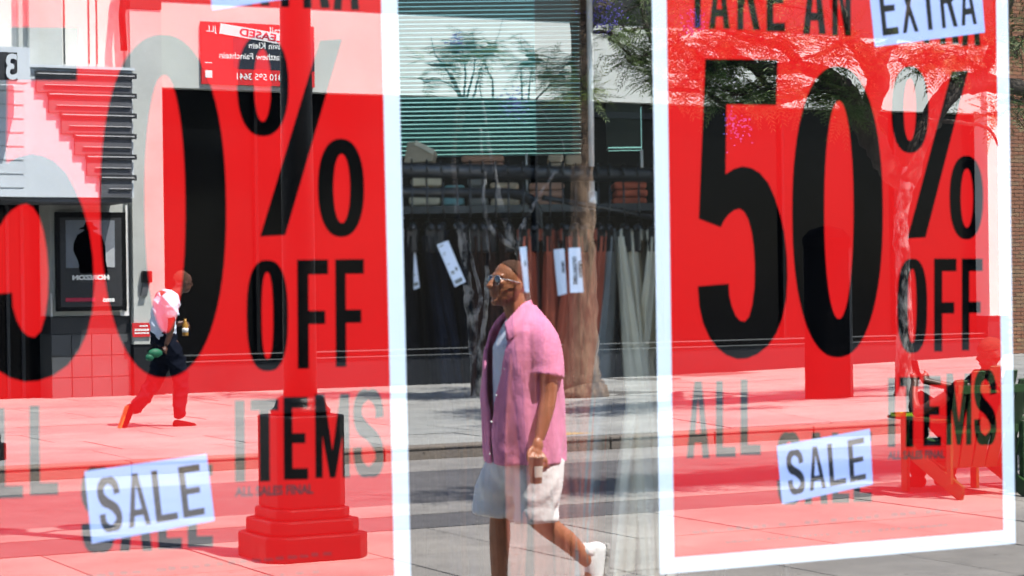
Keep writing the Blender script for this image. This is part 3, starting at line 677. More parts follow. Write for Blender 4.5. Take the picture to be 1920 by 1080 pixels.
# ================================================================== THE SHOP (real side: y >= 0)
GY = .012                       # posters hang just inside the pane
def build_shop():
    g = thing('shopfront', 'shop front wall around the large display window', 'building', (3,0,0), st=False)
    def bx(name, m, a, b_, bev=0): b = MB(); b.box(a, b_); return b.build(name, m, g, st=False, bevel=bev)
    x0,x1,z0,z1 = -1.6,7.6,.30,3.05
    bx('wall', M['concrete'], (-6,0,0),(x0,.3,7.5)); bx('wall', M['concrete'], (x1,0,0),(13,.3,7.5))
    bx('wall', M['concrete'], (x0+.002,0,z1),(x1-.002,.3,7.5)); bx('wall', M['concrete'], (x0+.002,0,0),(x1-.002,.3,z0))
    bx('window_sill', M['trim'], (x0+.003,-.07,z0+.001),(x1-.003,.11,z0+.035)); bx('window_head', M['trim'], (x0+.003,-.03,z1-.035),(x1-.003,.11,z1-.001))
    bx('window_jamb', M['trim'], (x0+.001,-.03,z0+.036),(x0+.04,.11,z1-.036)); bx('window_jamb', M['trim'], (x1-.04,-.03,z0+.036),(x1-.001,.11,z1-.036))
    bx('roof', M['roof'], (-6,.31,7.3),(13,14,7.5)); bx('cornice', M['concrete'], (-6.1,-.25,7.503),(13.1,.6,7.75))
    b = MB(); b.box((x0+.042,-.006,z0+.037),(x1-.042,.0,z1-.037))
    o = b.build('window_pane', [glass_mat('shop_glass', .0)], None, st=False)
    gm = glass_mat('coated_glass', REFL, (.97,.99,.98)); cl = glass_mat('clear_face', .0, (1,1,1))
    o.data.materials.clear(); o.data.materials.append(cl); o.data.materials.append(gm)
    for p in o.data.polygons: p.material_index = 1 if p.normal.y < -.9 else 0
    tag(o, 'large clear pane of the shop window mirroring the street', 'window')
REFL = .146
build_shop()

def build_interior():
    # corner shop: the back wall stands square to the view, with two small windows behind blinds
    r = thing('shop_interior', None, None, (3,1,0), st=False); tag(r, kind='structure')
    def bx(name, m, a, b_): b = MB(); b.box(a, b_); return b.build(name, m, r, st=False)
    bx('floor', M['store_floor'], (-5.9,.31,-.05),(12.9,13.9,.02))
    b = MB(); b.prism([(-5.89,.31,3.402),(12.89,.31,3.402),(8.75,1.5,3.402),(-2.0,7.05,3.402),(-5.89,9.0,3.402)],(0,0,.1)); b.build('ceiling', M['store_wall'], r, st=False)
    bx('side_wall', M['store_wall'], (-6,.31,0),(-5.9,14,7.29)); bx('side_wall', M['store_wall'], (12.9,.31,0),(13,14,7.29))
    ZW = 9.6
    fw = Vector((sin(CAM_YAW),cos(CAM_YAW),0)); rt = Vector((cos(CAM_YAW),-sin(CAM_YAW),0))
    o0 = Vector((0,-CAM_D,0))+fw*ZW
    def U(px): return (px-960)/FPX*ZW
    def Zz(py): return CAM_H+(540-py)/FPX*ZW
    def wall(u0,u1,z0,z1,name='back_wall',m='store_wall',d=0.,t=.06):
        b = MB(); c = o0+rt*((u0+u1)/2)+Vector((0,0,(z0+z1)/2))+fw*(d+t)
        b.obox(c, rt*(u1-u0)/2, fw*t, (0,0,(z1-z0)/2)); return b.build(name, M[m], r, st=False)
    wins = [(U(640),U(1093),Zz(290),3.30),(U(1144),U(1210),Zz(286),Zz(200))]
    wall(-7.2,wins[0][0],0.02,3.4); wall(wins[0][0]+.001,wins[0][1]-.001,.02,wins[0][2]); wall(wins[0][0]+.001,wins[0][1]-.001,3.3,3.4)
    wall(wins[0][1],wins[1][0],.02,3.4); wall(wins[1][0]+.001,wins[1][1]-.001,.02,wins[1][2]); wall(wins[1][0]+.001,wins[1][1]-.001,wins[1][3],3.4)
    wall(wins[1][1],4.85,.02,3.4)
    # blinds: each slat a part
    def blind(label, u0, u1, z0, z1, sp, hh, m, gapend=0, cat='blind'):
        c = o0+rt*((u0+u1)/2)+Vector((0,0,z0))
        t = thing('window_blind', label, cat, c, st=False)
        z = z0+.01; b = MB(); uu = u1-gapend
        org = o0+rt*((u0+uu)/2)-fw*.03
        mm = MB(); mm.obox((0,0,0), rt*(uu-u0)/2, fw*.002+Vector((0,0,-.000)), Vector((0,0,hh/2))+fw*(-.004))
        me = mm.mesh('slat', M[m])
        while z < z1:
            o = bpy.data.objects.new('slat', me); COL.objects.link(o); o.parent = t
            o.location = org+Vector((0,0,z))-Vector(t.location); z += sp
        b = MB(); b.obox(org+Vector((0,0,z0-.006)), rt*(uu-u0)/2, fw*.012, Vector((0,0,.004))); b.build('bottom_rail', M[m], t, st=False)
        return t
    sp = 8.15/FPX*ZW
    blind('wide teal slatted blind glowing behind the clothes rail', U(640), U(1009.2), Zz(289), 3.28, sp, sp*.70, 'blind')
    blind('narrow dim grey slatted blind beside the bright steel post', U(1009.3), U(1095), Zz(289), 3.28, sp, sp*.86, 'blind_grey')
    blind('small dark slatted blind right of the steel post', U(1140), U(1205), Zz(281), Zz(200), sp*.55, sp*.55*.97, 'blind_grey', .0)
    # tinted panes in the two windows
    for (u0,u1,z0,z1) in wins:
        b = MB(); c = o0+rt*((u0+u1)/2)+Vector((0,0,(z0+z1)/2))+fw*.09
        b.obox(c, rt*(u1-u0-.004)/2, fw*.003, (0,0,(z1-z0-.004)/2)); o = b.build('tinted_pane', TINT, r, st=False)
TINT = glass_mat('teal_tinted_glass', .04, (.24,.34,.335))
build_interior()

# ------------------------------------------------------------------ posters: flat print, letters drawn on the sheet
def ellpts(x0,y0,x1,y1,n=40,e=2.4):
    cx,cy,a,b = (x0+x1)/2,(y0+y1)/2,(x1-x0)/2,(y1-y0)/2; out = []
    for k in range(n):
        t = 2*pi*k/n; c,s = cos(t),sin(t)
        out.append((cx+a*math.copysign(abs(c)**(2/e),c), cy+b*math.copysign(abs(s)**(2/e),s)))
    return out
def ring_faces(o, i): 
    n = len(o); return o+i, [(k,(k+1)%n,n+(k+1)%n,n+k) for k in range(n)]
def stroke(path, ws, hs=None):
    """thick stroke in unit-box space -> verts, faces ; ws = half widths"""
    vs = []; fs = []
    for i,(x,y) in enumerate(path):
        x0,y0 = path[max(i-1,0)]; x1,y1 = path[min(i+1,len(path)-1)]
        dx,dy = x1-x0,y1-y0; l = sqrt(dx*dx+dy*dy) or 1; w = ws[i] if hasattr(ws,'__len__') else ws
        vs += [(x-dy/l*w, y+dx/l*w),(x+dy/l*w, y-dx/l*w)]
    for i in range(len(path)-1): fs.append((2*i,2*i+1,2*i+3,2*i+2))
    return vs, fs
def glyph(ch, asp):
    """list of (verts, faces) in the unit box, y up; asp = width/height so strokes keep an even weight"""
    t = .19/asp if asp < .9 else .22       # stem width in x units
    t = min(max(t*.62,.22),.36); h = .135
    R = lambda x0,y0,x1,y1: ([(x0,y0),(x1,y0),(x1,y1),(x0,y1)],[(0,1,2,3)])
    Q = lambda *p: (list(p),[tuple(range(len(p)))])
    if ch=='I': return [R(.1,0,.9,1)]
    if ch=='L': return [R(0,0,t,1),R(t,0,1,h)]
    if ch=='T': return [R(0,1-h,1,1),R(.5-t/2,0,.5+t/2,1-h)]
    if ch=='E': return [R(0,0,t,1),R(t,0,1,h),R(t,1-h,1,1),R(t,.5-h*.45,.9,.5+h*.45)]
    if ch=='F': return [R(0,0,t,1),R(t,1-h,1,1),R(t,.47-h*.45,.9,.47+h*.45)]
    if ch=='A': return [Q((0,0),(t*.85,0),(.5+.02,.86),(.5+t*.45,1),(.5-t*.45,1)),Q((1-t*.85,0),(1,0),(.5+t*.45,1),(.5-.02,.86)),R(.25,.2,.75,.2+h*.9)]
    if ch=='N': return [R(0,0,t*.85,1),R(1-t*.85,0,1,1),Q((t*.85,1),(t*.2,1),(1-t*.85,0),(1-t*.2,0))]
    if ch=='M': return [R(0,0,t*.62,1),R(1-t*.62,0,1,1),Q((0,1),(t*.8,1),(.5,.32),(.5,0),(.42,0)),Q((1,1),(.58,0),(.5,0),(.5,.32),(1-t*.8,1))]
    if ch=='K': return [R(0,0,t*.85,1),Q((t*.8,.32),(1-t,1),(1,1),(t*.8,.55)),Q((.38,.58),(.62,.68),(1,0),(1-t*.95,0))]
    if ch=='X': return [Q((0,0),(t*.9,0),(1,1),(1-t*.9,1)),Q((1-t*.9,0),(1,0),(t*.9,1),(0,1))]
    if ch=='R':
        o = [(t*.8,1),(.62,1),(.85,.965),(.97,.86),(1,.74),(.97,.6),(.85,.5),(.62,.46),(t*.8,.46)]
        i = [(t*.8,1-h),(.55,1-h),(.66,.85),(.70,.8),(.71,.73),(.70,.66),(.65,.61),(.55,.59),(t*.8,.59)]
        n = len(o); return [R(0,0,t*.85,1),(o+i,[(k,k+1,n+k+1,n+k) for k in range(n-1)]),Q((.42,.5),(.72,.5),(1,0),(1-t*.95,0))]
    if ch=='O': v,f = ring_faces(ellpts(0,0,1,1,40,2.6), ellpts(t,h*.8,1-t,1-h*.8,40,2.4)); return [(v,f)]
    if ch=='S':
        path = [(.86,.68),(.84,.80),(.72,.91),(.5,.945),(.28,.91),(.155,.80),(.15,.70),(.24,.60),(.45,.52),(.66,.44),(.82,.34),(.85,.22),(.77,.11),(.5,.055),(.25,.10),(.15,.21),(.135,.34)]
        w = [.14,.13,.10,.06,.10,.14,.15,.13,.10,.11,.13,.15,.11,.06,.10,.13,.14]
        vs,fs = [],[]
        import itertools
        # densify
        pp = [Vector((a,b,0)) for a,b in path]; q,wr = smooth_path(pp, w, 4, 0)
        wr = [x/1. for x in wr]
        return [stroke([(a.x,a.y) for a in q], w_interp(w,4))]
    return []
def w_interp(w, sub):
    out = []
    for i in range(len(w)-1):
        for k in range(sub): out.append(w[i]*(1-k/sub)+w[i+1]*k/sub)
    return out+[w[-1]]
def put(name, shapes, fn, m, parent):
    b = MB()
    for vs, fs in shapes: b.add([fn(x,y) for x,y in vs], fs)
    return b.build(name, m, parent, st=False)
FIVE = [(1322,111),(1458,112),(1455,197),(1362,196),(1360,327),(1375,317),(1392,312),(1408,315),(1424,324),(1440,343),(1452,370),(1462,400),(1470,435),(1475,480),(1476,520),(1474,560),(1466,598),(1455,625),(1440,648),(1420,664),(1400,672),(1382,673),(1362,666),(1345,653),(1330,633),(1318,606),(1311,575),(1308,537),(1366,532),(1367,555),(1372,575),(1379,592),(1387,601),(1396,603),(1404,594),(1410,572),(1414,540),(1415,500),(1413,465),(1409,435),(1403,412),(1395,397),(1386,391),(1376,394),(1366,402),(1358,412),(1351,426),(1310,410)]
WORDS = [('T',1291,-62,1324,53,.0),('A',1329,-60,1368,54),('K',1382,-60,1425,56),('E',1437,-60,1472,59),('A',1505,-62,1548,64),('N',1560,-62,1595,67),
         ('E',1640,-58,1672,76),('X',1680,-58,1716,79),('T',1722,-58,1752,81),('R',1762,-58,1798,83),('A',1803,-58,1838,86),
         ('O',1682,485,1738,662),('F',1751,485,1793,659),('F',1803,485,1842,657),
         ('A',1287,715,1330,859),('L',1342,714,1379,857),('L',1388,711,1426,853),
         ('I',1663,708,1680,838),('T',1686,707,1724,838),('E',1731,704,1764,836),('M',1774,700,1821,834),('S',1826,695,1868,833),
         ('S',1457,812,1502,945),('A',1508,811,1552,945),('L',1560,811,1592,943),('E',1600,809,1634,941)]
SMALL = 'ALL SALES FINAL'
def sale_poster(label, dx, dz, rot, stick_sale, stick_extra):
    zc = 1.6
    cx = 3.67
    def T(v, off=0.):
        x = v.x-cx; z = v.z-zc
        return Vector((cx+dx+x*cos(rot)-z*sin(rot), GY-off, zc+dz+x*sin(rot)+z*cos(rot)))
    root = thing('sale_poster', label, 'poster', (cx+dx, GY, zc+dz), 'red sale posters inside the window', st=False)
    X0 = (P(1238,1075,GY).x+P(1222,0,GY).x)/2; X1 = (P(1892,0,GY).x+P(1902,1020,GY).x)/2; Z0,Z1 = P(1238,1077,GY).z,2.66; bw = .046
    S0 = .0
    b = MB(); b.add([T(Vector((x,0,z)),o) for o in (0,-.0008) for x,z in ((X0,Z0),(X1,Z0),(X1,Z1),(X0,Z1))], [(0,1,2,3),(7,6,5,4),(0,4,5,1),(1,5,6,2),(2,6,7,3),(3,7,4,0)])
    b.build('paper_sheet', M['white_paper'], root, st=False)
    b = MB(); N_ = 14; vs = []; fs = []
    b.add([T(Vector((x,0,z)),.0006) for x,z in ((X0+bw,Z0+bw*.92),(X1-bw,Z0+bw*.92),(X1-bw,Z1-bw),(X0+bw,Z1-bw))], [(0,1,2,3)])
    b.build('red_panel', M['red'], root, st=False)
    fn = lambda x,y: T(P(x,y,GY),.0012)
    put('digit', [(FIVE,[tuple(range(len(FIVE)))])], fn, M['black_ink'], root)
    put('digit', [ring_faces(ellpts(1485,124,1655,670,64,2.25), ellpts(1545,189,1600,598,64,2.1))], fn, M['black_ink'], root)
    put('percent_sign', [ring_faces(ellpts(1671,124,1741,287,40,2.3), ellpts(1694,148,1717,264,40,2.1)), ring_faces(ellpts(1780,292,1843,449,40,2.3), ellpts(1801,316,1824,427,40,2.1)),
        ([(1784,134),(1815,132),(1735,445),(1701,447)],[(0,1,2,3)])], fn, M['black_ink'], root)
    for w in WORDS:
        ch,x0,y0,x1,y1 = w[:5]; asp = (x1-x0)/(y1-y0)
        sh = glyph(ch, asp)
        put('letter', [([(x0+u*(x1-x0), y1-v*(y1-y0)) for u,v in vs], fs) for vs,fs in sh], fn, M['black_ink'], root)
    # small line under ITEMS and two lines of tiny print
    a = T(P(1665,861,GY),.0012); q = T(P(1786,858,GY),.0012); wd = (q-a).length; ux = (q-a).normalized()
    text_mesh(SMALL, .032, M['grey_ink'], a, ux, (-ux.z,0,ux.x), 'small_line', root, bold=.0012, sx=.86)
    b = MB()
    for (xa,ya,xb,yb,hh,tk) in ((1298,1000,1800,957,7,31),(1360,1018,1780,985,4,38)):
        x = 0
        for k in range(tk):
            u = k/tk; px = xa+(xb-xa)*u; py = ya+(yb-ya)*u
            if random.random() < .16: continue
            w_ = (xb-xa)/tk*random.uniform(.5,.9); hh2 = hh*random.uniform(.6,1)
            b.add([fn(px,py),fn(px+w_,py),fn(px+w_,py-hh2),fn(px,py-hh2)],[(0,1,2,3)])
    b.build('tiny_print', mat('faded_print', (.50,.012,.012), .8), root, st=False)
    def sticker(word, quad, pad, lab):
        bl,br,tr,tl = [P(x,y,GY) for x,y in quad]
        def F(u,v,o): p = (bl*(1-u)+br*u)*(1-v)+(tl*(1-u)+tr*u)*v; return Vector((p.x,GY-o,p.z))
        b = MB(); b.add([F(u,v,.0018) for u,v in ((0,0),(1,0),(1,1),(0,1))]+[F(u,v,.0013) for u,v in ((0,0),(1,0),(1,1),(0,1))], [(0,1,2,3),(4,7,6,5),(0,4,5,1),(1,5,6,2),(2,6,7,3),(3,7,4,0)])
        st = b.build('sticker', M['sticker'], root, st=False); st['label'] = lab
        n = len(word); u0,u1,v0,v1 = pad; w = (u1-u0)/n
        for i,ch in enumerate(word):
            ww = w*.80; sh = glyph(ch, .42)
            put('letter', [([(u0+i*w+w*.1+u*ww, v0+v*(v1-v0)) for u,v in vs], fs) for vs,fs in sh], lambda u,v: F(u,v,.0024), M['black_ink'], st)
    sticker('SALE', stick_sale, (.06,.95,.12,.87), 'tilted pale blue sticker reading SALE')
    sticker('EXTRA', stick_extra, (.06,.95,.14,.9), 'tilted pale blue sticker reading EXTRA')
sale_poster('whole red 50% off sale poster with white border, right of the gap', 0, 0, 0,
            [(1466,945),(1636,908),(1630,804),(1456,836)], [(1640,88),(1846,61),(1836,-66),(1626,-44)])
sale_poster('nearer red 50% off sale poster cut off by the left edge of the view', -1.994, .006, .010,
            [(172,1019),(402,976),(387,851),(158,884)], [(398,19),(640,-18),(630,-150),(380,-110)])

# ------------------------------------------------------------------ clothes rail, hangers, trousers, tags
def fpx(px, py, Z): return PZ(px, py, Z)
RA = PZ(700,318,6.12); RB = PZ(1420,345,6.85); RB.z = RA.z-.0
def rail_pt(px, dz=0, dy=0):
    # point of the rail seen at column px
    lo,hi = -.5,1.5
    for _ in range(40):
        m = (lo+hi)/2; q = RA.lerp(RB,m); v = Vector((q.x,q.y+CAM_D,0)); w = v.x*sin(CAM_YAW)+v.y*cos(CAM_YAW); x = 960+FPX*(v.x*cos(CAM_YAW)-v.y*sin(CAM_YAW))/w
        if x < px: lo = m
        else: hi = m
    return RA.lerp(RB,lo)+Vector((0,dy,dz))
def build_rack():
    d = (RB-RA).normalized(); nrm = Vector((-d.y,d.x,0))
    r = thing('clothes_rail', 'dark steel pipe clothes rail hung with trousers behind the glass', 'clothes rack', (RA.x,RA.y,.02), st=False)
    b = MB(); b.tube([rail_pt(640), rail_pt(1240)], .0225, 16); b.build('top_pipe', M['pipe'], r, st=False, smooth=True)
    b = MB(); b.tube([rail_pt(1240.5), rail_pt(1300,-.01), rail_pt(1330,-.06), rail_pt(1338,-.4), rail_pt(1340,-1.75)], .0225, 14); b.build('bent_leg', M['pipe'], r, st=False, smooth=True)
    p = lambda px,dz,k=.16: rail_pt(px,dz)+nrm*k
    b = MB(); b.tube([p(640,-.055),p(1010,-.055),p(1035,-.06),p(1052,-.075),p(1062,-.11),p(1064,-.2),p(1064,-1.8)], .0165, 14); b.build('rear_pipe', M['pipe'], r, st=False, smooth=True)
    b = MB(); b.tube([rail_pt(640),rail_pt(640,-1.85)], .0225, 14); b.build('upright', M['pipe'], r, st=False, smooth=True)
    b = MB(); b.tube([rail_pt(1120,-.06)+nrm*.3,rail_pt(1180,-.075)+nrm*.3,rail_pt(1330,-.12)+nrm*.3], .009, 10); b.build('side_arm', M['pipe'], r, st=False, smooth=True)
    # bright steel posts
    for (px,y0,y1,Z,rad,lab) in ((1104,-60,375,7.6,.0105,'bright thin steel post standing in front of the blinds'),(987,287,372,8.6,.005,'thin steel rod below the wide blind'),(1203,281,372,8.6,.006,'short steel rod below the small blind')):
        a = PZ(px,y0,Z); c = PZ(px+ (y1-y0)*.0, y1, Z); c.x,c.y = a.x,a.y
        t = thing('steel_post', lab, 'post', c, st=False)
        b = MB(); b.tube([c,a], rad, 12); b.build('tube', M['chrome'], t, st=False, smooth=True)
        b = MB(); b.tube([c-Vector((0,0,.035)),c+Vector((0,0,.03))], rad*1.7, 12); b.build('socket', M['chrome'], t, st=False, smooth=True)
        if y0 < 0: b = MB(); b.tube([c-Vector((0,0,c.z-.02)),c-Vector((0,0,.036))], rad*.8, 10); b.build('lower_tube', M['pipe'], t, st=False, smooth=True)
    # hangers and trousers
    specs = []
    rnd = random.Random(3)
    cols = [(660,'black_cloth'),(690,'navy_cloth'),(718,'black_cloth'),(745,'black_cloth'),(775,'black_cloth'),(803,'navy_cloth'),(832,'navy_cloth'),(860,'black_cloth'),(884,'brown_cloth'),(908,'brown_cloth'),(932,'brown_cloth'),
            (956,'brown_cloth'),(984,'rust_cloth'),(1008,'rust_cloth'),(1034,'rust_cloth'),(1058,'rust_cloth'),(1082,'rust_cloth'),(1104,'rust_cloth'),(1124,'rust_cloth'),(1146,'grey_cloth'),(1172,'cream_cloth'),(1200,'cream_cloth'),(1230,'cream_cloth'),(1262,'cream_cloth'),(1292,'navy_cloth')]
    words = {'black_cloth':'black','navy_cloth':'navy','brown_cloth':'dark brown','rust_cloth':'rust','cream_cloth':'cream','grey_cloth':'grey'}
    places = {745:'at the left edge of the gap',775:'with the slanted tag beside it',803:'third from the left poster',832:'carrying the tilted white tag',860:'by the forked trunk',884:'first of the brown group',908:'left of the reflected glasses',932:'above the reflected face',956:'above the reflected forehead',984:'by the half hidden tag',1008:'behind the pink shoulder',1034:'left of the paired tags',1058:'with the folded tag',1082:'with the printed tag',1104:'on the thick trunk reflection',1124:'last of the rust group',1146:'between rust and cream pairs',1172:'first of the pale pairs',1200:'pale pair beside the right poster'}
    hid = {660:'first',690:'second',718:'third'}
    for i,(px,cm) in enumerate(cols):
        hp = rail_pt(px)
        place = places.get(px) or ('behind the left poster, %s from the upright'%hid[px] if px < 740 else 'behind the right poster, %s the bend'%{1230:'farthest from',1262:'nearest',1292:'under'}[px])
        h = thing('clothes_hanger', 'black clip hanger holding the %s trousers %s'%(words[cm],place), 'hanger', hp, 'black clip hangers on the rail', st=False)
        vd = Vector((hp.x,hp.y+CAM_D,0)).normalized(); pv = Vector((vd.y,-vd.x,0)); tw = rnd.uniform(-.09,.09); dd = (vd*cos(tw)+pv*sin(tw)).normalized(); lean = d*rnd.uniform(-.02,.02)
        # hook
        pts = [hp+dd*(.034*sin(a))+Vector((0,0,.034*cos(a))) for a in [x*.35 for x in range(-5,8)]]
        pts = [hp-dd*.03+Vector((0,0,-.005))]+[hp+dd*.031*sin(a)+Vector((0,0,.031*cos(a))) for a in (-1.2,-.7,-.2,.3,.8,1.3,1.8,2.3)]+[hp+dd*.004+Vector((0,0,-.05)),hp+Vector((0,0,-.10))]+[hp+lean*.5+Vector((0,0,-.155))]
        b = MB(); b.tube(pts, .0032, 6); b.build('hook', M['hanger'], h, st=False, smooth=True)
        bar = hp+Vector((0,0,-.16))
        b = MB(); b.tube([bar-dd*.19+Vector((0,0,-.012)),bar,bar+dd*.19+Vector((0,0,-.012))], .011, 8); b.build('bar', M['hanger'], h, st=False, smooth=True)
        for s in (-1,1):
            b = MB(); c = bar+dd*.15*s+Vector((0,0,-.045)); b.obox(c, d*.016, dd*.022, Vector((0,0,.036))); b.build('clip', M['hanger'], h, st=False, bevel=.004)
        # trousers: two hanging folded legs, gathered at the waistband
        L = rnd.uniform(1.0,1.12); top = bar+Vector((0,0,-.035)); 
        t = thing('hanging_trousers', '%s trousers hung by the waist %s'%(words[cm],place), 'trousers', top, 'trousers hanging on the rail', st=False)
        nz, na = 22, 28; ph = [rnd.uniform(0,6.3) for _ in range(6)]
        W0 = rnd.uniform(.016,.022); W1 = rnd.uniform(.034,.048)
        for leg in (-1,1):
            b = MB(); vs = []; fs = []
            for j in range(nz+1):
                v = j/nz; z = -v*L; wth = W0+(W1-W0)*min(1,v*2.2)**.8; dep = .085+.02*v
                sx = lean*v*6+d*(.012*sin(v*5+ph[0]))
                for k in range(na):
                    a = 2*pi*k/na
                    rr = 1+.20*v*sin(3*a+ph[1]+v*2.5)+.17*min(1,v*3)*sin(5*a+ph[2]-v*3)+.12*sin(8*a+ph[3]+v*4)+.08*sin(13*a+ph[4]-v*6)
                    p = top+sx+dd*(leg*(.09+.004*v)+dep*rr*cos(a))+d*(wth*rr*sin(a)+leg*.006)+Vector((0,0,z-.012*abs(cos(a))*v))
                    vs.append(p)
            for j in range(nz):
                for k in range(na): fs.append((j*na+k,(j+1)*na+k,(j+1)*na+(k+1)%na,j*na+(k+1)%na))
            fs.append(tuple(range(na))); fs.append(tuple(nz*na+k for k in range(na-1,-1,-1)))
            b.add(vs,fs); b.build('trouser_leg', M[cm], t, st=False, smooth=True)
        b = MB(); b.obox(top+Vector((0,0,.005)), d*(W0+.004), dd*.165, Vector((0,0,.02))); b.build('waistband', M[cm], t, st=False, bevel=.008)
build_rack()

def hang_tag(label, quad, Z, lines, rotated=False, fold=False):
    pts = [PZ(x,y,Z) for x,y in quad]      # bl, br, tr, tl
    c = (pts[2]+pts[3])/2
    r = thing('price_tag', label, 'price tag', c, 'white card tags on the trousers', st=False)
    fw = Vector((sin(CAM_YAW),cos(CAM_YAW),0))
    b = MB()
    if fold:
        m0 = (pts[0]+pts[1])/2-fw*.012; m1 = (pts[3]+pts[2])/2-fw*.012
        b.prism([pts[0],m0,m1,pts[3]], fw*.0012); b.prism([m0+fw*.0001,pts[1],pts[2],m1], fw*.0012)
    else: b.prism(pts, fw*.0015)
    b.build('card', M['tag'], r, st=False)
    b = MB(); b.tube([c, c+Vector((0,-.0,.03))], .0006, 5); b.build('string', M['trim'], r, st=False)
    ux = (pts[1]-pts[0]).normalized(); uz = (pts[3]-pts[0]).normalized(); w = (pts[1]-pts[0]).length; h = (pts[3]-pts[0]).length
    if rotated:
        org0 = pts[3]
        for k,s in enumerate(lines):
            o = pts[3]+ux*w*(.70-.42*k-(.0))-uz*h*(.30 if k==0 else .2)-fw*.003-(fw*.012 if fold else Vector())
            text_mesh(s, w*.40, M['black_ink'], o, -uz, ux, 'tag_lettering', r, bold=.0005, sx=.92)
    else:
        for (u,v,ww,hh) in lines:
            b = MB(); o = pts[0]+ux*w*u+uz*h*v-fw*.002
            b.prism([o,o+ux*w*ww,o+ux*w*ww+uz*h*hh,o+uz*h*hh], -fw*.0003); b.build('tag_print', M['grey_cloth'], r, st=False)
PR = [(.15,.04,.7,.09),(.18,.27,.28,.03),(.18,.31,.28,.03),(.62,.30,.2,.08),(.15,.50,.22,.015),(.15,.72,.2,.015),(.15,.76,.3,.015),(.12,.92,.4,.025)]
hang_tag('tilted white price tag with small print on the black trousers', [(853,538),(873,528),(840,451),(819,459)], 6.02, PR)
hang_tag('grey white price tag half hidden at the left poster edge', [(768,546),(787,539),(777,456),(758,463)], 6.05, [(.5,.06,.4,.08),(.5,.3,.2,.03)])
hang_tag('folded white price tag left of the printed tag pair', [(1046,555),(1063,550),(1058,466),(1038,468)], 6.05, ['URBAN'], True, True)
hang_tag('white price tag printed with a shop name in vertical letters', [(1069,549),(1094,548),(1088,464),(1066,465)], 6.05, ['URBAN','OUTFITTERS'], True)
hang_tag('narrow white price tag beside the reflected ear of the man in pink', [(984,548),(992,548),(987,462),(974,464)], 6.05, ['URBAN'], True)

def folded_goods():
    Z = 8.4; fw = Vector((sin(CAM_YAW),cos(CAM_YAW),0)); rt = Vector((cos(CAM_YAW),-sin(CAM_YAW),0))
    c = PZ(1000,392,Z)
    t = thing('display_shelf', 'dark display shelf behind the clothes rail', 'shelf', (c.x,c.y,.02), st=False)
    b = MB(); b.obox(c+fw*.2, rt*1.1, fw*.28, (0,0,.015)); b.build('board', M['pipe'], t, st=False)
    b = MB(); b.obox(c+fw*.5-Vector((0,0,.0)), rt*1.1, fw*.012, (0,0,.10)); b.build('back_panel', M['store_wall'], t, st=False)
    for s in (-1,1):
        b = MB(); b.tube([c+rt*s*1.0+fw*.2-Vector((0,0,.016)), Vector((0,0,.03))+Vector(((c+rt*s*1.0+fw*.2).x,(c+rt*s*1.0+fw*.2).y,0))], .02, 8); b.build('leg', M['pipe'], t, st=False)
    items = [(765,828,330,385,'cream_cloth','folded cream jumpers on the shelf at the left'),(832,872,345,385,'teal_cloth','folded teal shirt on the shelf'),(878,915,330,386,'grey_cloth','folded grey shirts on the shelf behind the hooks'),
             (866,948,288,318,'peach_cloth','folded peach shirt under the wide blind'),(918,975,340,386,'beige_cloth','folded beige shirts in the middle of the shelf'),(992,1060,340,386,'peach_cloth','folded tan peach shirts by the bend of the rear pipe'),
             (1062,1094,288,330,'beige_cloth','folded beige top left of the steel post'),(1030,1060,287,320,'beige_cloth','small folded beige top below the narrow blind'),(1150,1215,338,384,'rust_cloth','folded rust shirts right of the steel post')]
    for (x0,x1,y0,y1,m,lab) in items:
        a = PZ(x0,y1,Z); q = PZ(x1,y0,Z); n = max(1,int((q.z-a.z)/.03)); w = (x1-x0)/FPX*Z/2; cc = PZ((x0+x1)/2,y1,Z)
        r = thing('folded_garment', lab, 'clothing', cc+fw*.15, st=False)
        for k in range(n):
            h = (q.z-a.z)/n; b = MB(); b.obox(cc+fw*.15+Vector((0,0,h*(k+.5)))+rt*random.uniform(-.006,.006), rt*w*random.uniform(.94,1), fw*.13, (0,0,h*.47)); b.build('fold', M[m], r, st=False, bevel=.011)
    # boxy hat / carton standing on the rail's left end
    Zb = 7.2; r = thing('beige_carton', 'beige open carton tilted above the rail at the left', 'box', PZ(785,306,Zb), st=False)
    q = [PZ(x,y,Zb) for x,y in ((757,306),(811,303),(814,284),(780,265),(764,266))]
    b = MB(); b.prism(q, fw*.25); b.build('carton_body', M['beige_cloth'], r, st=False, bevel=.004)
    q = [PZ(x,y,Zb-.01) for x,y in ((812,290),(815,281),(780,263),(777,271))]
    b = MB(); b.prism(q, fw*.27); b.build('carton_lid', M['cream_cloth'], r, st=False)
folded_goods()

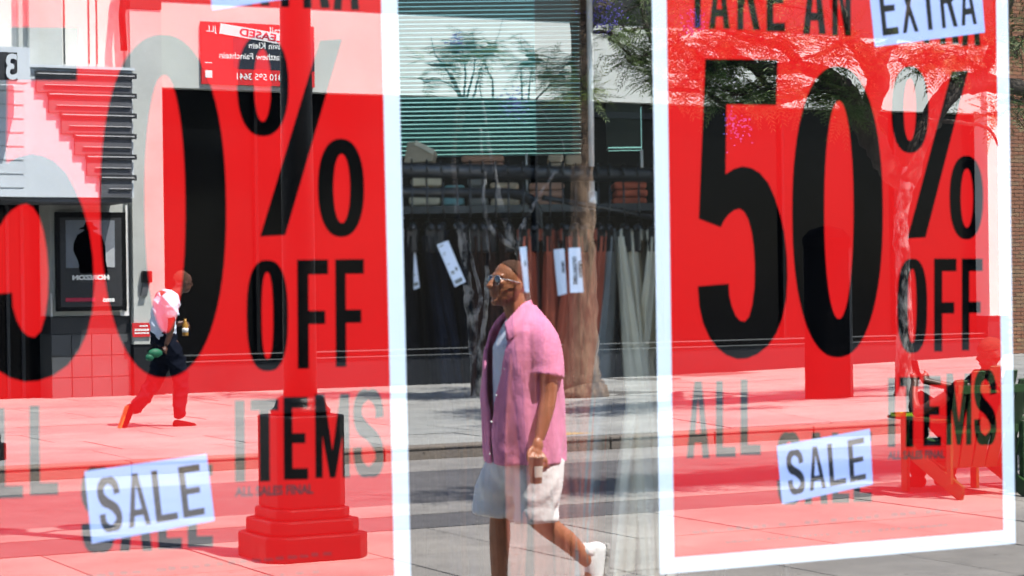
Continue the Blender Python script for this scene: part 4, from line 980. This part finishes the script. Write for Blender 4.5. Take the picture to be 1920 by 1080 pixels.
# ================================================================== PEOPLE AND CHAIRS IN THE STREET
def remeshed(name, mb, m, parent, voxel=.008, smooth=4, noise=None, st=True, shell=0):
    me = mb.mesh(name, m, st, parent_world(parent))
    o = bpy.data.objects.new(name, me); COL.objects.link(o); o.parent = parent
    if shell: so = o.modifiers.new('t','SOLIDIFY'); so.thickness = shell; so.offset = 0
    r = o.modifiers.new('r','REMESH'); r.mode = 'VOXEL'; r.voxel_size = voxel
    s = o.modifiers.new('s','SMOOTH'); s.iterations = smooth; s.factor = .6
    bpy.context.view_layer.update(); dg = bpy.context.evaluated_depsgraph_get()
    me2 = bpy.data.meshes.new_from_object(o.evaluated_get(dg)); o.modifiers.clear(); o.data = me2; me2.name = name
    me2.materials.clear(); me2.materials.append(m)
    if noise:
        n = len(me2.vertices); co = np.empty(n*3); me2.vertices.foreach_get('co', co); co = co.reshape(-1,3)
        no = np.empty(n*3); me2.vertex_normals.foreach_get('vector', no); no = no.reshape(-1,3)
        co = co+no*noise(co)[:,None]; me2.vertices.foreach_set('co', co.ravel()); me2.update()
    me2.polygons.foreach_set('use_smooth', [True]*len(me2.polygons))
    return o
def folds(amp, dirs):
    """soft cloth folds: a few warped plane waves"""
    def f(c):
        out = np.zeros(len(c))
        for (kx,ky,kz,ph,a) in dirs:
            w = .6*np.sin(c[:,2]*9+ph)+.5*np.sin(c[:,0]*11-ph)
            s = np.sin(c[:,0]*kx+c[:,1]*ky+c[:,2]*kz+ph+w*1.3)
            out += a*(1-np.abs(s))**2
        return amp*out
    return f
def folds2(amp, dirs):
    def f(c):
        out = np.zeros(len(c))
        for (kx,ky,kz,ph,a) in dirs:
            w = .9*np.sin(c[:,2]*7+ph)+.7*np.sin(c[:,0]*9-ph+c[:,2]*4); s = np.sin(c[:,0]*kx+c[:,1]*ky+c[:,2]*kz+ph+w*1.5)
            env = .5+.5*np.sin(c[:,2]*11+c[:,0]*8+ph*2)
            out += a*(.5+.5*s)**1.5*env
        return amp*out
    return f
def chain(b, pts, rs, n=14, sub=4):
    p, r = smooth_path([Vector(q) for q in pts], rs, sub, 0); r = list(np.interp(np.linspace(0,len(rs)-1,len(p)), range(len(rs)), rs))
    b.tube(p, r, n); b.ell(p[0], (r[0],)*3, n=14, m=8); b.ell(p[-1], (r[-1],)*3, n=14, m=8)

def build_walker():
    g0 = G(975,1138,0); Y = g0.y
    root = thing('person', 'man in an open pink short sleeved shirt, white shorts and sunglasses walking left', 'person', g0)
    q = lambda x,y,w=0.: P(x,y,Y+w)
    # head frame: looks left, a little away from the glass, tilted slightly up
    hd = Vector((-1, -.02, .13)).normalized(); sd = Vector((hd.y,-hd.x,0)).normalized(); sd = -sd if sd.y > 0 else sd   # sd: towards the window (near side)
    up = sd.cross(hd); up = up if up.z > 0 else -up; up.normalize()
    hc = q(953,532); Rm = Matrix((hd,sd,up)).transposed()
    H = lambda a,s,u: hc+hd*a+sd*s+up*u
    b = MB()
    b.ell(H(-.012,0,.028),(.098,.077,.092),Rm,20,14); b.ell(H(.012,0,-.02),(.080,.066,.095),Rm,20,14)
    b.ell(H(.030,0,-.07),(.055,.052,.045),Rm); b.ell(H(.064,0,-.096),(.026,.03,.022),Rm)      # jaw, chin
    b.ell(H(.072,0,.03),(.022,.055,.016),Rm)                                                # brow
    b.tube([H(.082,0,.022),H(.102,0,-.006),H(.114,0,-.024),H(.094,0,-.032)],[.010,.013,.016,.012],10); b.ell(H(.096,.0,-.026),(.014,.021,.011),Rm)
    for s in (-1,1):
        b.ell(H(.066,s*.032,-.004),(.024,.026,.022),Rm)
    b.ell(H(.088,0,-.049),(.017,.027,.009),Rm); b.ell(H(.084,0,-.066),(.017,.024,.010),Rm); b.ell(H(.074,0,-.058),(.010,.03,.016),Rm)
    for s in (-1,1):
        b.ell(H(-.014,s*.073,-.012),(.020,.010,.033),Matrix.Rotation(0,3,'X')@Rm,12,10); b.ell(H(-.010,s*.069,-.036),(.011,.009,.013),Rm,10,8)
    chain(b,[H(-.022,0,-.05),q(966,582),q(985,618)],[.058,.060,.075]); 
    # torso, arms, legs: one continuous body
    chain(b,[q(990,640),q(985,700),q(983,780),q(983,850)],[.12,.135,.13,.135],16)
    chain(b,[q(1008,628,-.15),q(986,622,0),q(958,618,.15)],[.062,.07,.062])
    chain(b,[q(1016,636,-.19),q(1024,690,-.225),q(1027,738,-.245),q(1019,780,-.262),q(1010,818,-.272)],[.055,.048,.041,.038,.027])
    chain(b,[q(945,630,.19),q(950,700,.2),q(948,745,.18),q(938,800,.12)],[.055,.047,.04,.03])
    b.ell(q(936,815,.12),(.035,.025,.05))
    hip = q(985,850)
    chain(b,[q(962,858,.085),q(945,920,.09),q(936,965,.09),q(935,1005,.09),q(934,1050,.09),q(935,1108,.09)],[.085,.072,.052,.054,.046,.036])
    chain(b,[q(1000,858,-.085),q(1001,915,-.1),q(1000,960,-.1),q(1030,990,-.1),q(1064,1016,-.1),q(1098,1050,-.1)],[.092,.076,.056,.055,.05,.035])
    # feet
    chain(b,[q(938,1122,.09),q(910,1130,.09),q(893,1136,.09)],[.036,.032,.024]); chain(b,[q(1108,1050,-.1),q(1106,1075,-.1),q(1100,1098,-.1)],[.036,.034,.026])
    # hand: palm, four curled fingers, thumb; holds the cup from above
    w = -.285
    b.ell(q(1006,835,w),(.030,.022,.040)); b.ell(q(1003,848,w-.002),(.030,.024,.026))
    cup_c = q(1002,880,w); 
    for i,(dx,ln) in enumerate(((-.030,.078),(-.011,.088),(.009,.084),(.028,.068))):
        base = q(1003,850,w)+Vector((dx*.9,-.014,0)); k = base+Vector((dx*.25,-.022,-ln*.36)); e = k+Vector((dx*.08,-.006,-ln*.36)); t_ = e+Vector((-dx*.1,.006,-ln*.26))
        pp,_ = smooth_path([base,k,e,t_],[1,1,1,1],3,0); b.tube(pp, list(np.linspace(.0098,.0075,len(pp))), 8); b.ell(pp[-1],(.0078,)*3,n=8,m=6)
    base = q(998,838,w); pp,_ = smooth_path([base,base+Vector((-.030,-.010,-.022)),base+Vector((-.040,-.022,-.052)),base+Vector((-.034,-.034,-.074))],[1]*4,3,0)
    b.tube(pp, list(np.linspace(.0125,.009,len(pp))), 8); b.ell(pp[-1],(.009,)*3,n=8,m=6)
    remeshed('body', b, M['skin'], root, .0055, 3)
    # hair: close cropped cap with a receded front
    b = MB()
    rng = []
    n1,n2 = 26,14
    vs=[];fs=[]
    for i in range(n2+1):
        th = (pi*.50)*i/n2
        for k in range(n1):
            a = 2*pi*k/n1
            front = max(0,cos(a)); lim = 1
            t2 = th*lim
            ux_,uy_,uz_ = sin(t2)*cos(a), sin(t2)*sin(a), cos(t2); tb = .80; ux_,uz_ = ux_*cos(tb)-uz_*sin(tb), ux_*sin(tb)+uz_*cos(tb)
            p = H(-.0125+.0990*ux_, .0782*uy_, .0275+.0930*uz_)
            vs.append(p)
    for i in range(n2):
        for k in range(n1): fs.append((i*n1+k,(i+1)*n1+k,(i+1)*n1+(k+1)%n1,i*n1+(k+1)%n1))
    b.add(vs,fs); h = b.build('hair', M['hair'], root, smooth=True)
    so = h.modifiers.new('t','SOLIDIFY'); so.thickness = .003
    # sunglasses
    for s in (-1,1):
        b = MB(); b.ell(H(.090,s*.036,.006),(.007,.035,.024),Rm,18,10); b.build('lens', M['lens'], root, smooth=True)
        b = MB(); pts = [H(.091,s*.036+.036*cos(a),.006+.025*sin(a)) for a in np.linspace(0,2*pi,17)]; b.tube(pts,.0018,6,cap=False); b.build('glasses_rim', M['frame'], root, smooth=True)
        b = MB(); b.tube([H(.090,s*.068,.014),H(.045,s*.083,.012),H(-.015,s*.083,.004)],.003,6); b.build('glasses_temple', M['frame'], root, smooth=True)
    b = MB(); b.tube([H(.100,-.006,.012),H(.100,.006,.012)],.003,6); b.build('glasses_bridge', M['frame'], root)
    # T-shirt
    b = MB(); 
    b.add(*torso_rings([(592,952,985,.055),(612,938,1012,.15),(650,921,1036,.17),(720,921,1042,.17),(800,922,1044,.17),(850,922,1044,.17)], q, 0, 40, closed=True))
    b.build('tee_shirt', M['tee'], root, smooth=True)
    # open shirt: sheet with a gap down the front
    b = MB(); rings = [(573,962,997,.066,.9),(586,946,1010,.100,.72),(602,930,1023,.150,.62),(622,917,1037,.195,.56),(655,909,1048,.222,.48),(700,907,1050,.226,.36),(750,905,1053,.224,.20),(800,905,1055,.224,.10),(840,906,1055,.228,.07),(866,909,1054,.232,.06)]
    v,f = torso_rings(rings, q, .5, 72, closed=False, wob=True)
    b.add(v,f); shirt_mb = b
    # sleeves
    for nm,pts,rr in (('sleeve',[q(1000,618,-.11),q(1012,636,-.165),q(1020,665,-.195),q(1023,690,-.21),q(1022,706,-.215)],[.070,.082,.082,.080,.084]),('sleeve',[q(960,618,.11),q(948,640,.17),q(945,695,.2)],[.07,.08,.08])):
        b = shirt_mb; pp,_ = smooth_path(pts,[1]*len(pts),5,0); r = np.interp(np.linspace(0,len(rr)-1,len(pp)),range(len(rr)),rr)
        r = list(r)
        b.tube(pp, r, 28, cap=False, squash=.92)
    remeshed('shirt', shirt_mb, M['pink'], root, .0065, 3, folds2(.0052,[(9,30,8,.3,.9),(26,-9,-12,1.9,.8),(-54,30,26,4.,.55),(60,40,-30,2.,.35)]), shell=.013)
    # button band, buttons and breast pocket
    band = [q(x,y,-.0)+Vector((0,-w_,0)) for x,y,w_ in ((928,650,.115),(924,690,.085),(915,740,.05),(909,790,.03),(908,850,.02))]
    for p_ in band[1:]:
        b = MB(); b.ell(p_+Vector((.004,-.022,0)),(.006,.006,.006),n=8,m=6); b.build('button', M['white_cloth'], root, smooth=True)
    # collar
    for s in (-1,1):
        pts0 = [q(992,563,s*-.0), q(977,570,-.070*s), q(958,590,-.082*s), q(944,605,-.066*s)]
        pts1 = [q(1003,582,s*-.0), q(993,594,-.115*s), q(973,621,-.150*s), q(948,640,-.125*s)]
        b = MB(); p0,_ = smooth_path(pts0,[1]*4,4,0); p1,_ = smooth_path(pts1,[1]*4,4,0); n = len(p0)
        b.add(p0+p1,[(i,i+1,n+i+1,n+i) for i in range(n-1)]); o = b.build('collar', M['pink'], root, smooth=True)
        so = o.modifiers.new('t','SOLIDIFY'); so.thickness = .005
    b = MB(); b.obox(q(1012,762,-.228)-Vector((.12,0,0)),(.05,.002,0),(0,.003,0),(0,0,.055)); 
    # shorts
    b = MB()
    chain(b,[q(985,830),q(985,875)],[.165,.175],20)
    for pts,rr in (([q(965,865,.08),q(940,905,.095),q(926,945,.10),q(922,966,.10)],[.125,.118,.102,.104]),([q(1003,865,-.08),q(1006,910,-.11),q(1003,950,-.115),q(1004,976,-.115)],[.135,.118,.102,.104])):
        p,_ = smooth_path(pts,[1]*4,5,0); r = np.interp(np.linspace(0,3,len(p)),range(4),rr); b.tube(p,list(r),22)
    c0 = np.array(g0)
    remeshed('shorts', b, M['white_cloth'], root, .009, 3, folds2(.012,[(30,26,9,.3,.8),(-46,42,34,1.9,.8),(54,-60,-50,4.,.6)]))
    # trainers
    for (hx,hy,tx,ty,w) in ((944,1132,895,1140,.09),(1120,1030,1112,1112,-.1)):
        a = q(hx,hy,w); t_ = q(tx,ty,w); d = (t_-a).normalized(); s_ = Vector((0,1,0)); u_ = s_.cross(d).normalized()
        if w > 0: u_ = u_ if u_.z > 0 else -u_
        else: u_ = u_ if u_.x < 0 else -u_
        b = MB(); 
        for k,(t,rw,rh,off) in enumerate(dense(((0.0,.040,.060,.012),(.05,.043,.062,.018),(.11,.044,.052,.012),(.17,.044,.034,.004),(.22,.044,.030,.0),(.25,.036,.024,-.002)))):
            b.ell(a+d*t+u_*off,(.036,.036,.036) if 0 else (.04,rw,rh),Matrix((d,s_,u_)).transposed(),16,10)
        remeshed('shoe', b, M['shoe'], root, .007, 4)
        b = MB(); prof = [(-.035,.030),(.0,.037),(.08,.034),(.17,.045),(.24,.042),(.275,.018)]
        top = [a+d*x+s_*yy-u_*.026 for x,yy in prof]+[a+d*x-s_*yy-u_*.026 for x,yy in prof[::-1]]
        b.prism(top, -u_*.024); b.build('sole', M['sole'], root, bevel=.006)
        b = MB(); c = a+u_*.06+d*.01; b.tube([c-u_*.02-d*.0,c+u_*.035],[.040,.038],16); b.build('sock', M['white_cloth'], root, smooth=True)
    # cup in the hand: its own thing
    w = -.30
    cup = thing('paper_cup', 'brown takeaway cup with a pale label held by the man in pink', 'cup', q(1003,906,w-.01))
    c = q(1003,906,w-.012); b = MB(); b.lathe(c,[(.026,0),(.028,.005),(.037,.118),(.039,.12),(.039,.127),(.035,.129)],24); b.build('cup_body', M['cup'], cup, smooth=True)
    b = MB(); n = 10; vs = []
    for z,rr in ((.03,.0325),(.085,.0368)):
        for k in range(n): a_ = -pi*.72+pi*.45*k/(n-1); vs.append(c+Vector((rr*cos(a_),rr*sin(a_),z)))
    b.add(vs,[(k,k+1,n+k+1,n+k) for k in range(n-1)]); b.build('cup_label', M['cup_label'], cup, smooth=True)

def dense(t, n=5):
    out = []
    for i in range(len(t)-1):
        for k in range(n): out.append(tuple(t[i][j]*(1-k/n)+t[i+1][j]*k/n for j in range(len(t[i]))))
    return out+[t[-1]]
def torso_rings(rings, q, gap, n, closed=True, wob=False):
    vs = []; fs = []; m = len(rings)
    # interpolate rings vertically
    R = []
    K = 5
    for i in range(m-1):
        for k in range(K):
            t = k/K; R.append(tuple(rings[i][j]*(1-t)+rings[i+1][j]*t for j in range(len(rings[i]))))
    R.append(rings[-1])
    for i,rg in enumerate(R):
        y,xf,xb,b = rg[:4]; g = rg[4] if len(rg) > 4 else 0
        a0 = q(xf,y); a1 = q(xb,y); c = (a0+a1)/2; ap = (a1-a0).length/2
        # silhouette half width combines depth and breadth of the ring at this view angle
        s_ = ap*cos(CAM_YAW)
        a = sqrt(max(.05**2, s_*s_-(b*sin(CAM_YAW))**2))/cos(CAM_YAW)
        for k in range(n):
            u = k/(n if closed else n-1)
            th = 2*pi*u if closed else g+(2*pi-2*g)*u
            rr = 1.
            if wob:
                v = i/len(R)
                rr += .022*sin(th*5+v*7)*min(1,v*2)+.018*sin(th*9-v*11+1.)*v+.012*sin(th*14+v*18)+.03*v*sin(th*3+2.2+v*3)
                rr += .05*max(0,v-.8)*sin(th*7)
            vs.append(c+Vector((-a*rr*cos(th), -b*rr*sin(th), 0)))
    for i in range(len(R)-1):
        for k in range(n if closed else n-1):
            k2 = (k+1)%n; fs.append((i*n+k,(i+1)*n+k,(i+1)*n+k2,i*n+k2))
    if closed: fs.append(tuple(range(n)))
    return vs, fs
build_walker()

def simple_head(b, hc, hd, r=1.0):
    sd = Vector((hd.y,-hd.x,0)).normalized(); up = sd.cross(hd); up = up if up.z > 0 else -up
    Rm = Matrix((hd,sd,up)).transposed(); H = lambda a,s,u: hc+hd*a*r+sd*s*r+up*u*r
    b.ell(H(-.01,0,.02),(.097*r,.077*r,.095*r),Rm,18,12); b.ell(H(.025,0,-.055),(.06*r,.056*r,.06*r),Rm); b.ell(H(.055,0,-.088),(.026*r,.03*r,.02*r),Rm)
    b.tube([H(.08,0,.02),H(.105,0,-.02),H(.09,0,-.03)],[.009,.014,.011],8); b.ell(H(.08,0,-.055),(.014,.026,.012),Rm)
    b.ell(H(.07,0,.03),(.02,.05,.014),Rm)
    for s in (-1,1): b.ell(H(-.01,s*.076,-.01),(.018,.01,.032),Rm,10,8)
    return H, Rm
def build_far_walker():
    g0 = GF(292,800); Y = g0.y
    root = thing('person', 'man in a pale tee shirt and dark trousers walking right past the cinema', 'person', g0)
    q = lambda x,y,w=0.: P(x,y,Y+w)
    b = MB(); hd = Vector((.96,.1,-.15)).normalized(); FH,_r = simple_head(b, q(344,529), hd)
    hb_ = MB(); hb_.add([FH(-.014+.104*sin(t)*cos(a)*.9-.03*cos(t)*0-.02,.084*sin(t)*sin(a),.022+.103*cos(t)) for t in np.linspace(.01,1.75,12) for a in np.linspace(0,2*pi,20,endpoint=False)],[(i*20+k,(i+1)*20+k,(i+1)*20+(k+1)%20,i*20+(k+1)%20) for i in range(11) for k in range(20)])
    hb_.build('hair', M['hair'], root, smooth=True)
    chain(b,[q(338,540),q(322,556)],[.058,.062]); chain(b,[q(310,570),q(306,600),q(306,640)],[.12,.115,.12])
    chain(b,[q(316,560,-.15),q(306,556,0),q(300,556,.15)],[.06,.07,.06])
    chain(b,[q(318,566,-.2),q(321,598,-.22),q(318,626,-.2),q(311,646,-.18)],[.05,.042,.036,.026]); b.ell(q(307,655,-.18),(.045,.022,.028))
    chain(b,[q(300,566,.18),q(312,600,.2),q(328,607,.2),q(343,605,.2)],[.05,.042,.036,.026]); b.ell(q(348,607,.2),(.035,.022,.03))
    for base in (q(305,656,-.19),q(349,609,.2)):
        for k in range(4): pp = [base+Vector((.0+.006*k,-.01,.012*(k-1.5))),base+Vector((.03,-.02,.012*(k-1.5)-.02)),base+Vector((.035,-.01,.011*(k-1.5)-.045))]; b.tube(pp,[.009,.008,.007],6)
        b.tube([base,base+Vector((-.02,-.025,.02)),base+Vector((.0,-.035,-.01))],[.011,.010,.008],6)
    chain(b,[q(322,650,-.08),q(338,705,-.08),q(335,780,-.08)],[.09,.06,.038]); chain(b,[q(308,650,.08),q(290,712,.08),q(250,770,.08)],[.09,.06,.038])
    remeshed('body', b, M['skin_dark'], root, .009, 3)
    b = MB(); chain(b,[q(313,566),q(306,590),q(305,628)],[.14,.135,.14],18)
    for pts in ([q(316,562,-.15),q(320,572,-.2),q(322,585,-.22)],[q(302,562,.15),q(302,575,.19),q(306,588,.2)]): chain(b,pts,[.085,.078,.07])
    remeshed('tee_shirt', b, M['tee'], root, .012, 3, folds(.012,[(25,6,18,.3,1),(-14,9,24,1.9,.8)]))
    b = MB(); chain(b,[q(306,632),q(310,655)],[.145,.15],18)
    chain(b,[q(320,655,-.08),q(338,708,-.08),q(335,775,-.08)],[.115,.088,.062]); chain(b,[q(306,655,.08),q(290,712,.08),q(254,765,.08)],[.115,.088,.062])
    remeshed('trousers', b, M['navy_cloth'], root, .012, 3, folds(.014,[(18,6,16,.3,1),(-14,9,30,1.9,.8)]))
    for (hx,hy,tx,ty,w) in ((331,795,362,800,-.08),(243,765,230,803,.08)):
        b = MB(); chain(b,[q(hx,hy,w),q((hx+tx)/2,(hy+ty)/2,w),q(tx,ty-1,w)],[.05,.048,.036]); remeshed('shoe', b, M['black_cloth'], root, .01, 3)
        a = q(hx,hy,w); t_ = q(tx,ty,w); d = (t_-a).normalized(); s_ = Vector((0,1,0)); u_ = d.cross(s_).normalized()
        u_ = -u_ if (u_.z > 0 or (w > 0 and u_.x > 0)) else u_
        if w > 0: u_ = Vector((-abs(u_.x),0,u_.z if u_.z<0 else -u_.z))
        b = MB(); b.obox((a+t_)/2+u_*.05, d*((t_-a).length/2+.05), s_*.05, u_*.014); b.build('sole', M['orange'] if w > 0 else M['sole'], root, bevel=.008)
    bag = thing('green_pouch', 'small green pouch held at the hip of the man by the cinema', 'bag', q(285,668,-.24))
    b = MB(); b.ell(q(290,662,-.25),(.085,.045,.05)); b.ell(q(280,670,-.25),(.05,.04,.04)); b.build('pouch_body', M['green_bag'], bag, smooth=True)
    b = MB(); b.tube([q(276,660,-.25),q(290,645,-.25),q(305,655,-.25)],.010,6); b.build('strap', M['black_cloth'], bag, smooth=True)
    bot = thing('drink_bottle', 'amber drink bottle in the forward hand of the man by the cinema', 'bottle', q(347,630,.2))
    b = MB(); c = q(347,630,.17); b.lathe(c,[(.03,0),(.034,.01),(.034,.12),(.015,.16),(.015,.19)],16); b.build('bottle_body', M['amber'], bot, smooth=True)
    b = MB(); b.lathe(c+Vector((0,0,.04)),[(.035,0),(.035,.05)],16); b.build('bottle_label', M['sign_white'], bot, smooth=True)
build_far_walker()

def adirondack(base, label, yaw):
    """slatted garden armchair; local +u points to where the sitter looks"""
    r = thing('garden_armchair', label, 'chair', base, 'green slatted garden chairs')
    f = Vector((cos(yaw),sin(yaw),0)); s = Vector((-sin(yaw),cos(yaw),0)); z = Vector((0,0,1)); B = Vector(base)
    L = lambda u,v,w: B+f*u+s*v+z*w
    g = M['green_plastic']
    for k in range(6):
        u = .36-k*.098; w = .37-k*.028; b = MB(); b.obox(L(u,0,w), f*.043+z*.012, s*.27, z*.010); b.build('seat_slat', g, r, bevel=.003)
    bd = (f*-.36+z*.93).normalized(); bn = bd.cross(s)
    for k in range(5):
        v = (k-2)*.108; ln = .80-.035*abs(k-2)**1.6; spread = (k-2)*.022
        a = L(-.20,v,.22); b = MB(); dd = (bd+s*spread*1.5).normalized()
        b.obox(a+dd*ln/2, dd*ln/2, s*.049, bn*.010); b.build('back_slat', g, r, bevel=.004)
    for w_,l_ in ((.30,.27),(.62,.29)):
        b = MB(); p = L(-.215,0,.22)+bd*(w_); b.obox(p, s*l_, z*.03, f*.012); b.build('back_rail', g, r, bevel=.003)
    for sd in (-1,1):
        b = MB(); b.obox(L(.06,sd*.34,.565), f*.38, s*.065, z*.012); b.build('armrest', g, r, bevel=.01)
        b = MB(); b.obox(L(.36,sd*.295,.275), f*.045, s*.014, z*.276); b.build('front_leg', g, r, bevel=.004)
        a = L(.38,sd*.27,.33); c = L(-.46,sd*.27,.04); d = (c-a).normalized(); b = MB(); b.obox((a+c)/2, d*(c-a).length/2, s*.013, d.cross(s)*.06); b.build('side_rail', g, r, bevel=.004)
        b = MB(); b.obox(L(-.33,sd*.30,.33), f*.03, s*.012, z*.22); b.build('arm_support', g, r, bevel=.004)
    return r, L
def build_seating():
    base = G(1806,925,0)
    chair, L = adirondack(base, 'green slatted garden armchair with the seated man in it', radians(80))
    base2 = G(2010,915,0)
    adirondack(base2, 'green slatted garden armchair at the far right edge, mostly out of view', pi-.25)
    c = L(.26,.345,.58)  # added plate whose lime colour stands for sun catching the armrest end
    t = thing('sunlit_arm_end', 'small lime yellow plate on the armrest, standing in for its sunlit end', 'tray', c)
    b = MB(); b.obox(c,(.09,0,0),(0,.06,0),(0,0,.006)); b.build('arm_end_plate', M['sunlit_green_plastic'], t, bevel=.004)
    for sy in (-1,1):
        b = MB(); b.obox(c+Vector((0,sy*.056,.012)),(.09,0,0),(0,.004,0),(0,0,.010)); b.build('arm_end_rim', M['sunlit_green_plastic'], t)
    man = thing('person', 'seated man in dark clothes leaning back in a green chair, holding a phone', 'person', L(0,0,.33))
    b = MB(); hd = Vector((-.95,.2,-.15)).normalized(); H,Rm = simple_head(b, L(-.40,0,1.05), hd, 1.02)
    chain(b,[L(-.40,0,.95),L(-.35,0,.86)],[.058,.062])
    chain(b,[L(-.30,0,.76),L(-.20,0,.60),L(-.06,0,.46)],[.125,.125,.14],16); chain(b,[L(-.30,-.17,.80),L(-.31,0,.82),L(-.30,.17,.80)],[.06,.07,.06])
    for s in (-1,1):
        ex = .39 if s > 0 else .24; hx = .30 if s > 0 else .20
        chain(b,[L(-.28,s*.20,.78),L(-.14,s*(ex-.03),.66),L(-.02,s*ex,.62)],[.052,.044,.04]); chain(b,[L(-.02,s*ex,.62),L(.08,s*(ex-.02),.72),L(.18,hx if s>0 else .22,.84)],[.04,.035,.026])
        hb = L(.20,hx if s>0 else .20,.87); b.ell(hb,(.035,.022,.03))
        for k in range(4): e = hb+Vector((-.02-.002*k,-s*.0,.014*(k-1.5))); b.tube([hb+Vector((-.01,0,.012*(k-1.5))),e+Vector((-.02,-s*.02,0)),e+Vector((-.008,-s*.04,0))],[.009,.008,.007],6)
        b.tube([hb,hb+Vector((.01,0,.03)),hb+Vector((-.01,-s*.015,.05))],[.011,.010,.008],6)
        chain(b,[L(.0,s*.10,.46),L(.24,s*.13,.58),L(.42,s*.13,.66)],[.09,.075,.06]); chain(b,[L(.42,s*.13,.66),L(.46,s*.13,.40),L(.46,s*.13,.10)],[.06,.052,.038]); chain(b,[L(.46,s*.13,.06),L(.58,s*.13,.045)],[.04,.032])
    remeshed('body', b, M['skin_dark'], man, .009, 3)
    b = MB(); chain(b,[L(-.31,0,.80),L(-.20,0,.62),L(-.05,0,.47)],[.145,.15,.165],18)
    for s in (-1,1): chain(b,[L(-.29,s*.19,.79),L(-.16,s*.24,.66)],[.075,.066])
    remeshed('shirt', b, M['black_cloth'], man, .012, 3, folds(.012,[(20,6,18,.3,1),(-14,9,24,1.9,.8)]))
    b = MB(); chain(b,[L(-.04,0,.46),L(.05,0,.46)],[.15,.15],16)
    for s in (-1,1): chain(b,[L(.0,s*.10,.47),L(.24,s*.13,.59),L(.42,s*.13,.665)],[.11,.095,.08]); chain(b,[L(.42,s*.13,.665),L(.46,s*.13,.40),L(.46,s*.13,.13)],[.08,.07,.06])
    remeshed('trousers', b, M['black_cloth'], man, .012, 3, folds(.012,[(20,6,18,.3,1)]))
    for s in (-1,1):
        b = MB(); chain(b,[L(.44,s*.13,.06),L(.54,s*.13,.05),L(.64,s*.13,.035)],[.05,.045,.032]); remeshed('shoe', b, M['black_cloth'], man, .01, 3)
    b = MB(); b.add([H(-.012+.102*sin(t)*cos(a),.082*sin(t)*sin(a),.022+.1*cos(t)) for t in np.linspace(.01,1.45,10) for a in np.linspace(0,2*pi,20,endpoint=False)],[(i*20+k,(i+1)*20+k,(i+1)*20+(k+1)%20,i*20+(k+1)%20) for i in range(9) for k in range(20)])
    b.build('hair', M['hair'], man, smooth=True)
    ph = thing('mobile_phone', 'black mobile phone in the hands of the seated man', 'phone', L(.23,.26,.90))
    b = MB(); b.obox(L(.235,.26,.92), s_v(.004,0), (0,.038,0), (-.02,0,.075)); b.build('case', M['phone'], ph, bevel=.004)
    b = MB(); b.obox(L(.235,.26,.92)+Vector((.0055,0,0)), s_v(.0008,0), (0,.034,0), (-.018,0,.069)); b.build('screen', M['dark_glass'], ph)
def s_v(a,b): return (a,b,0)
build_seating()
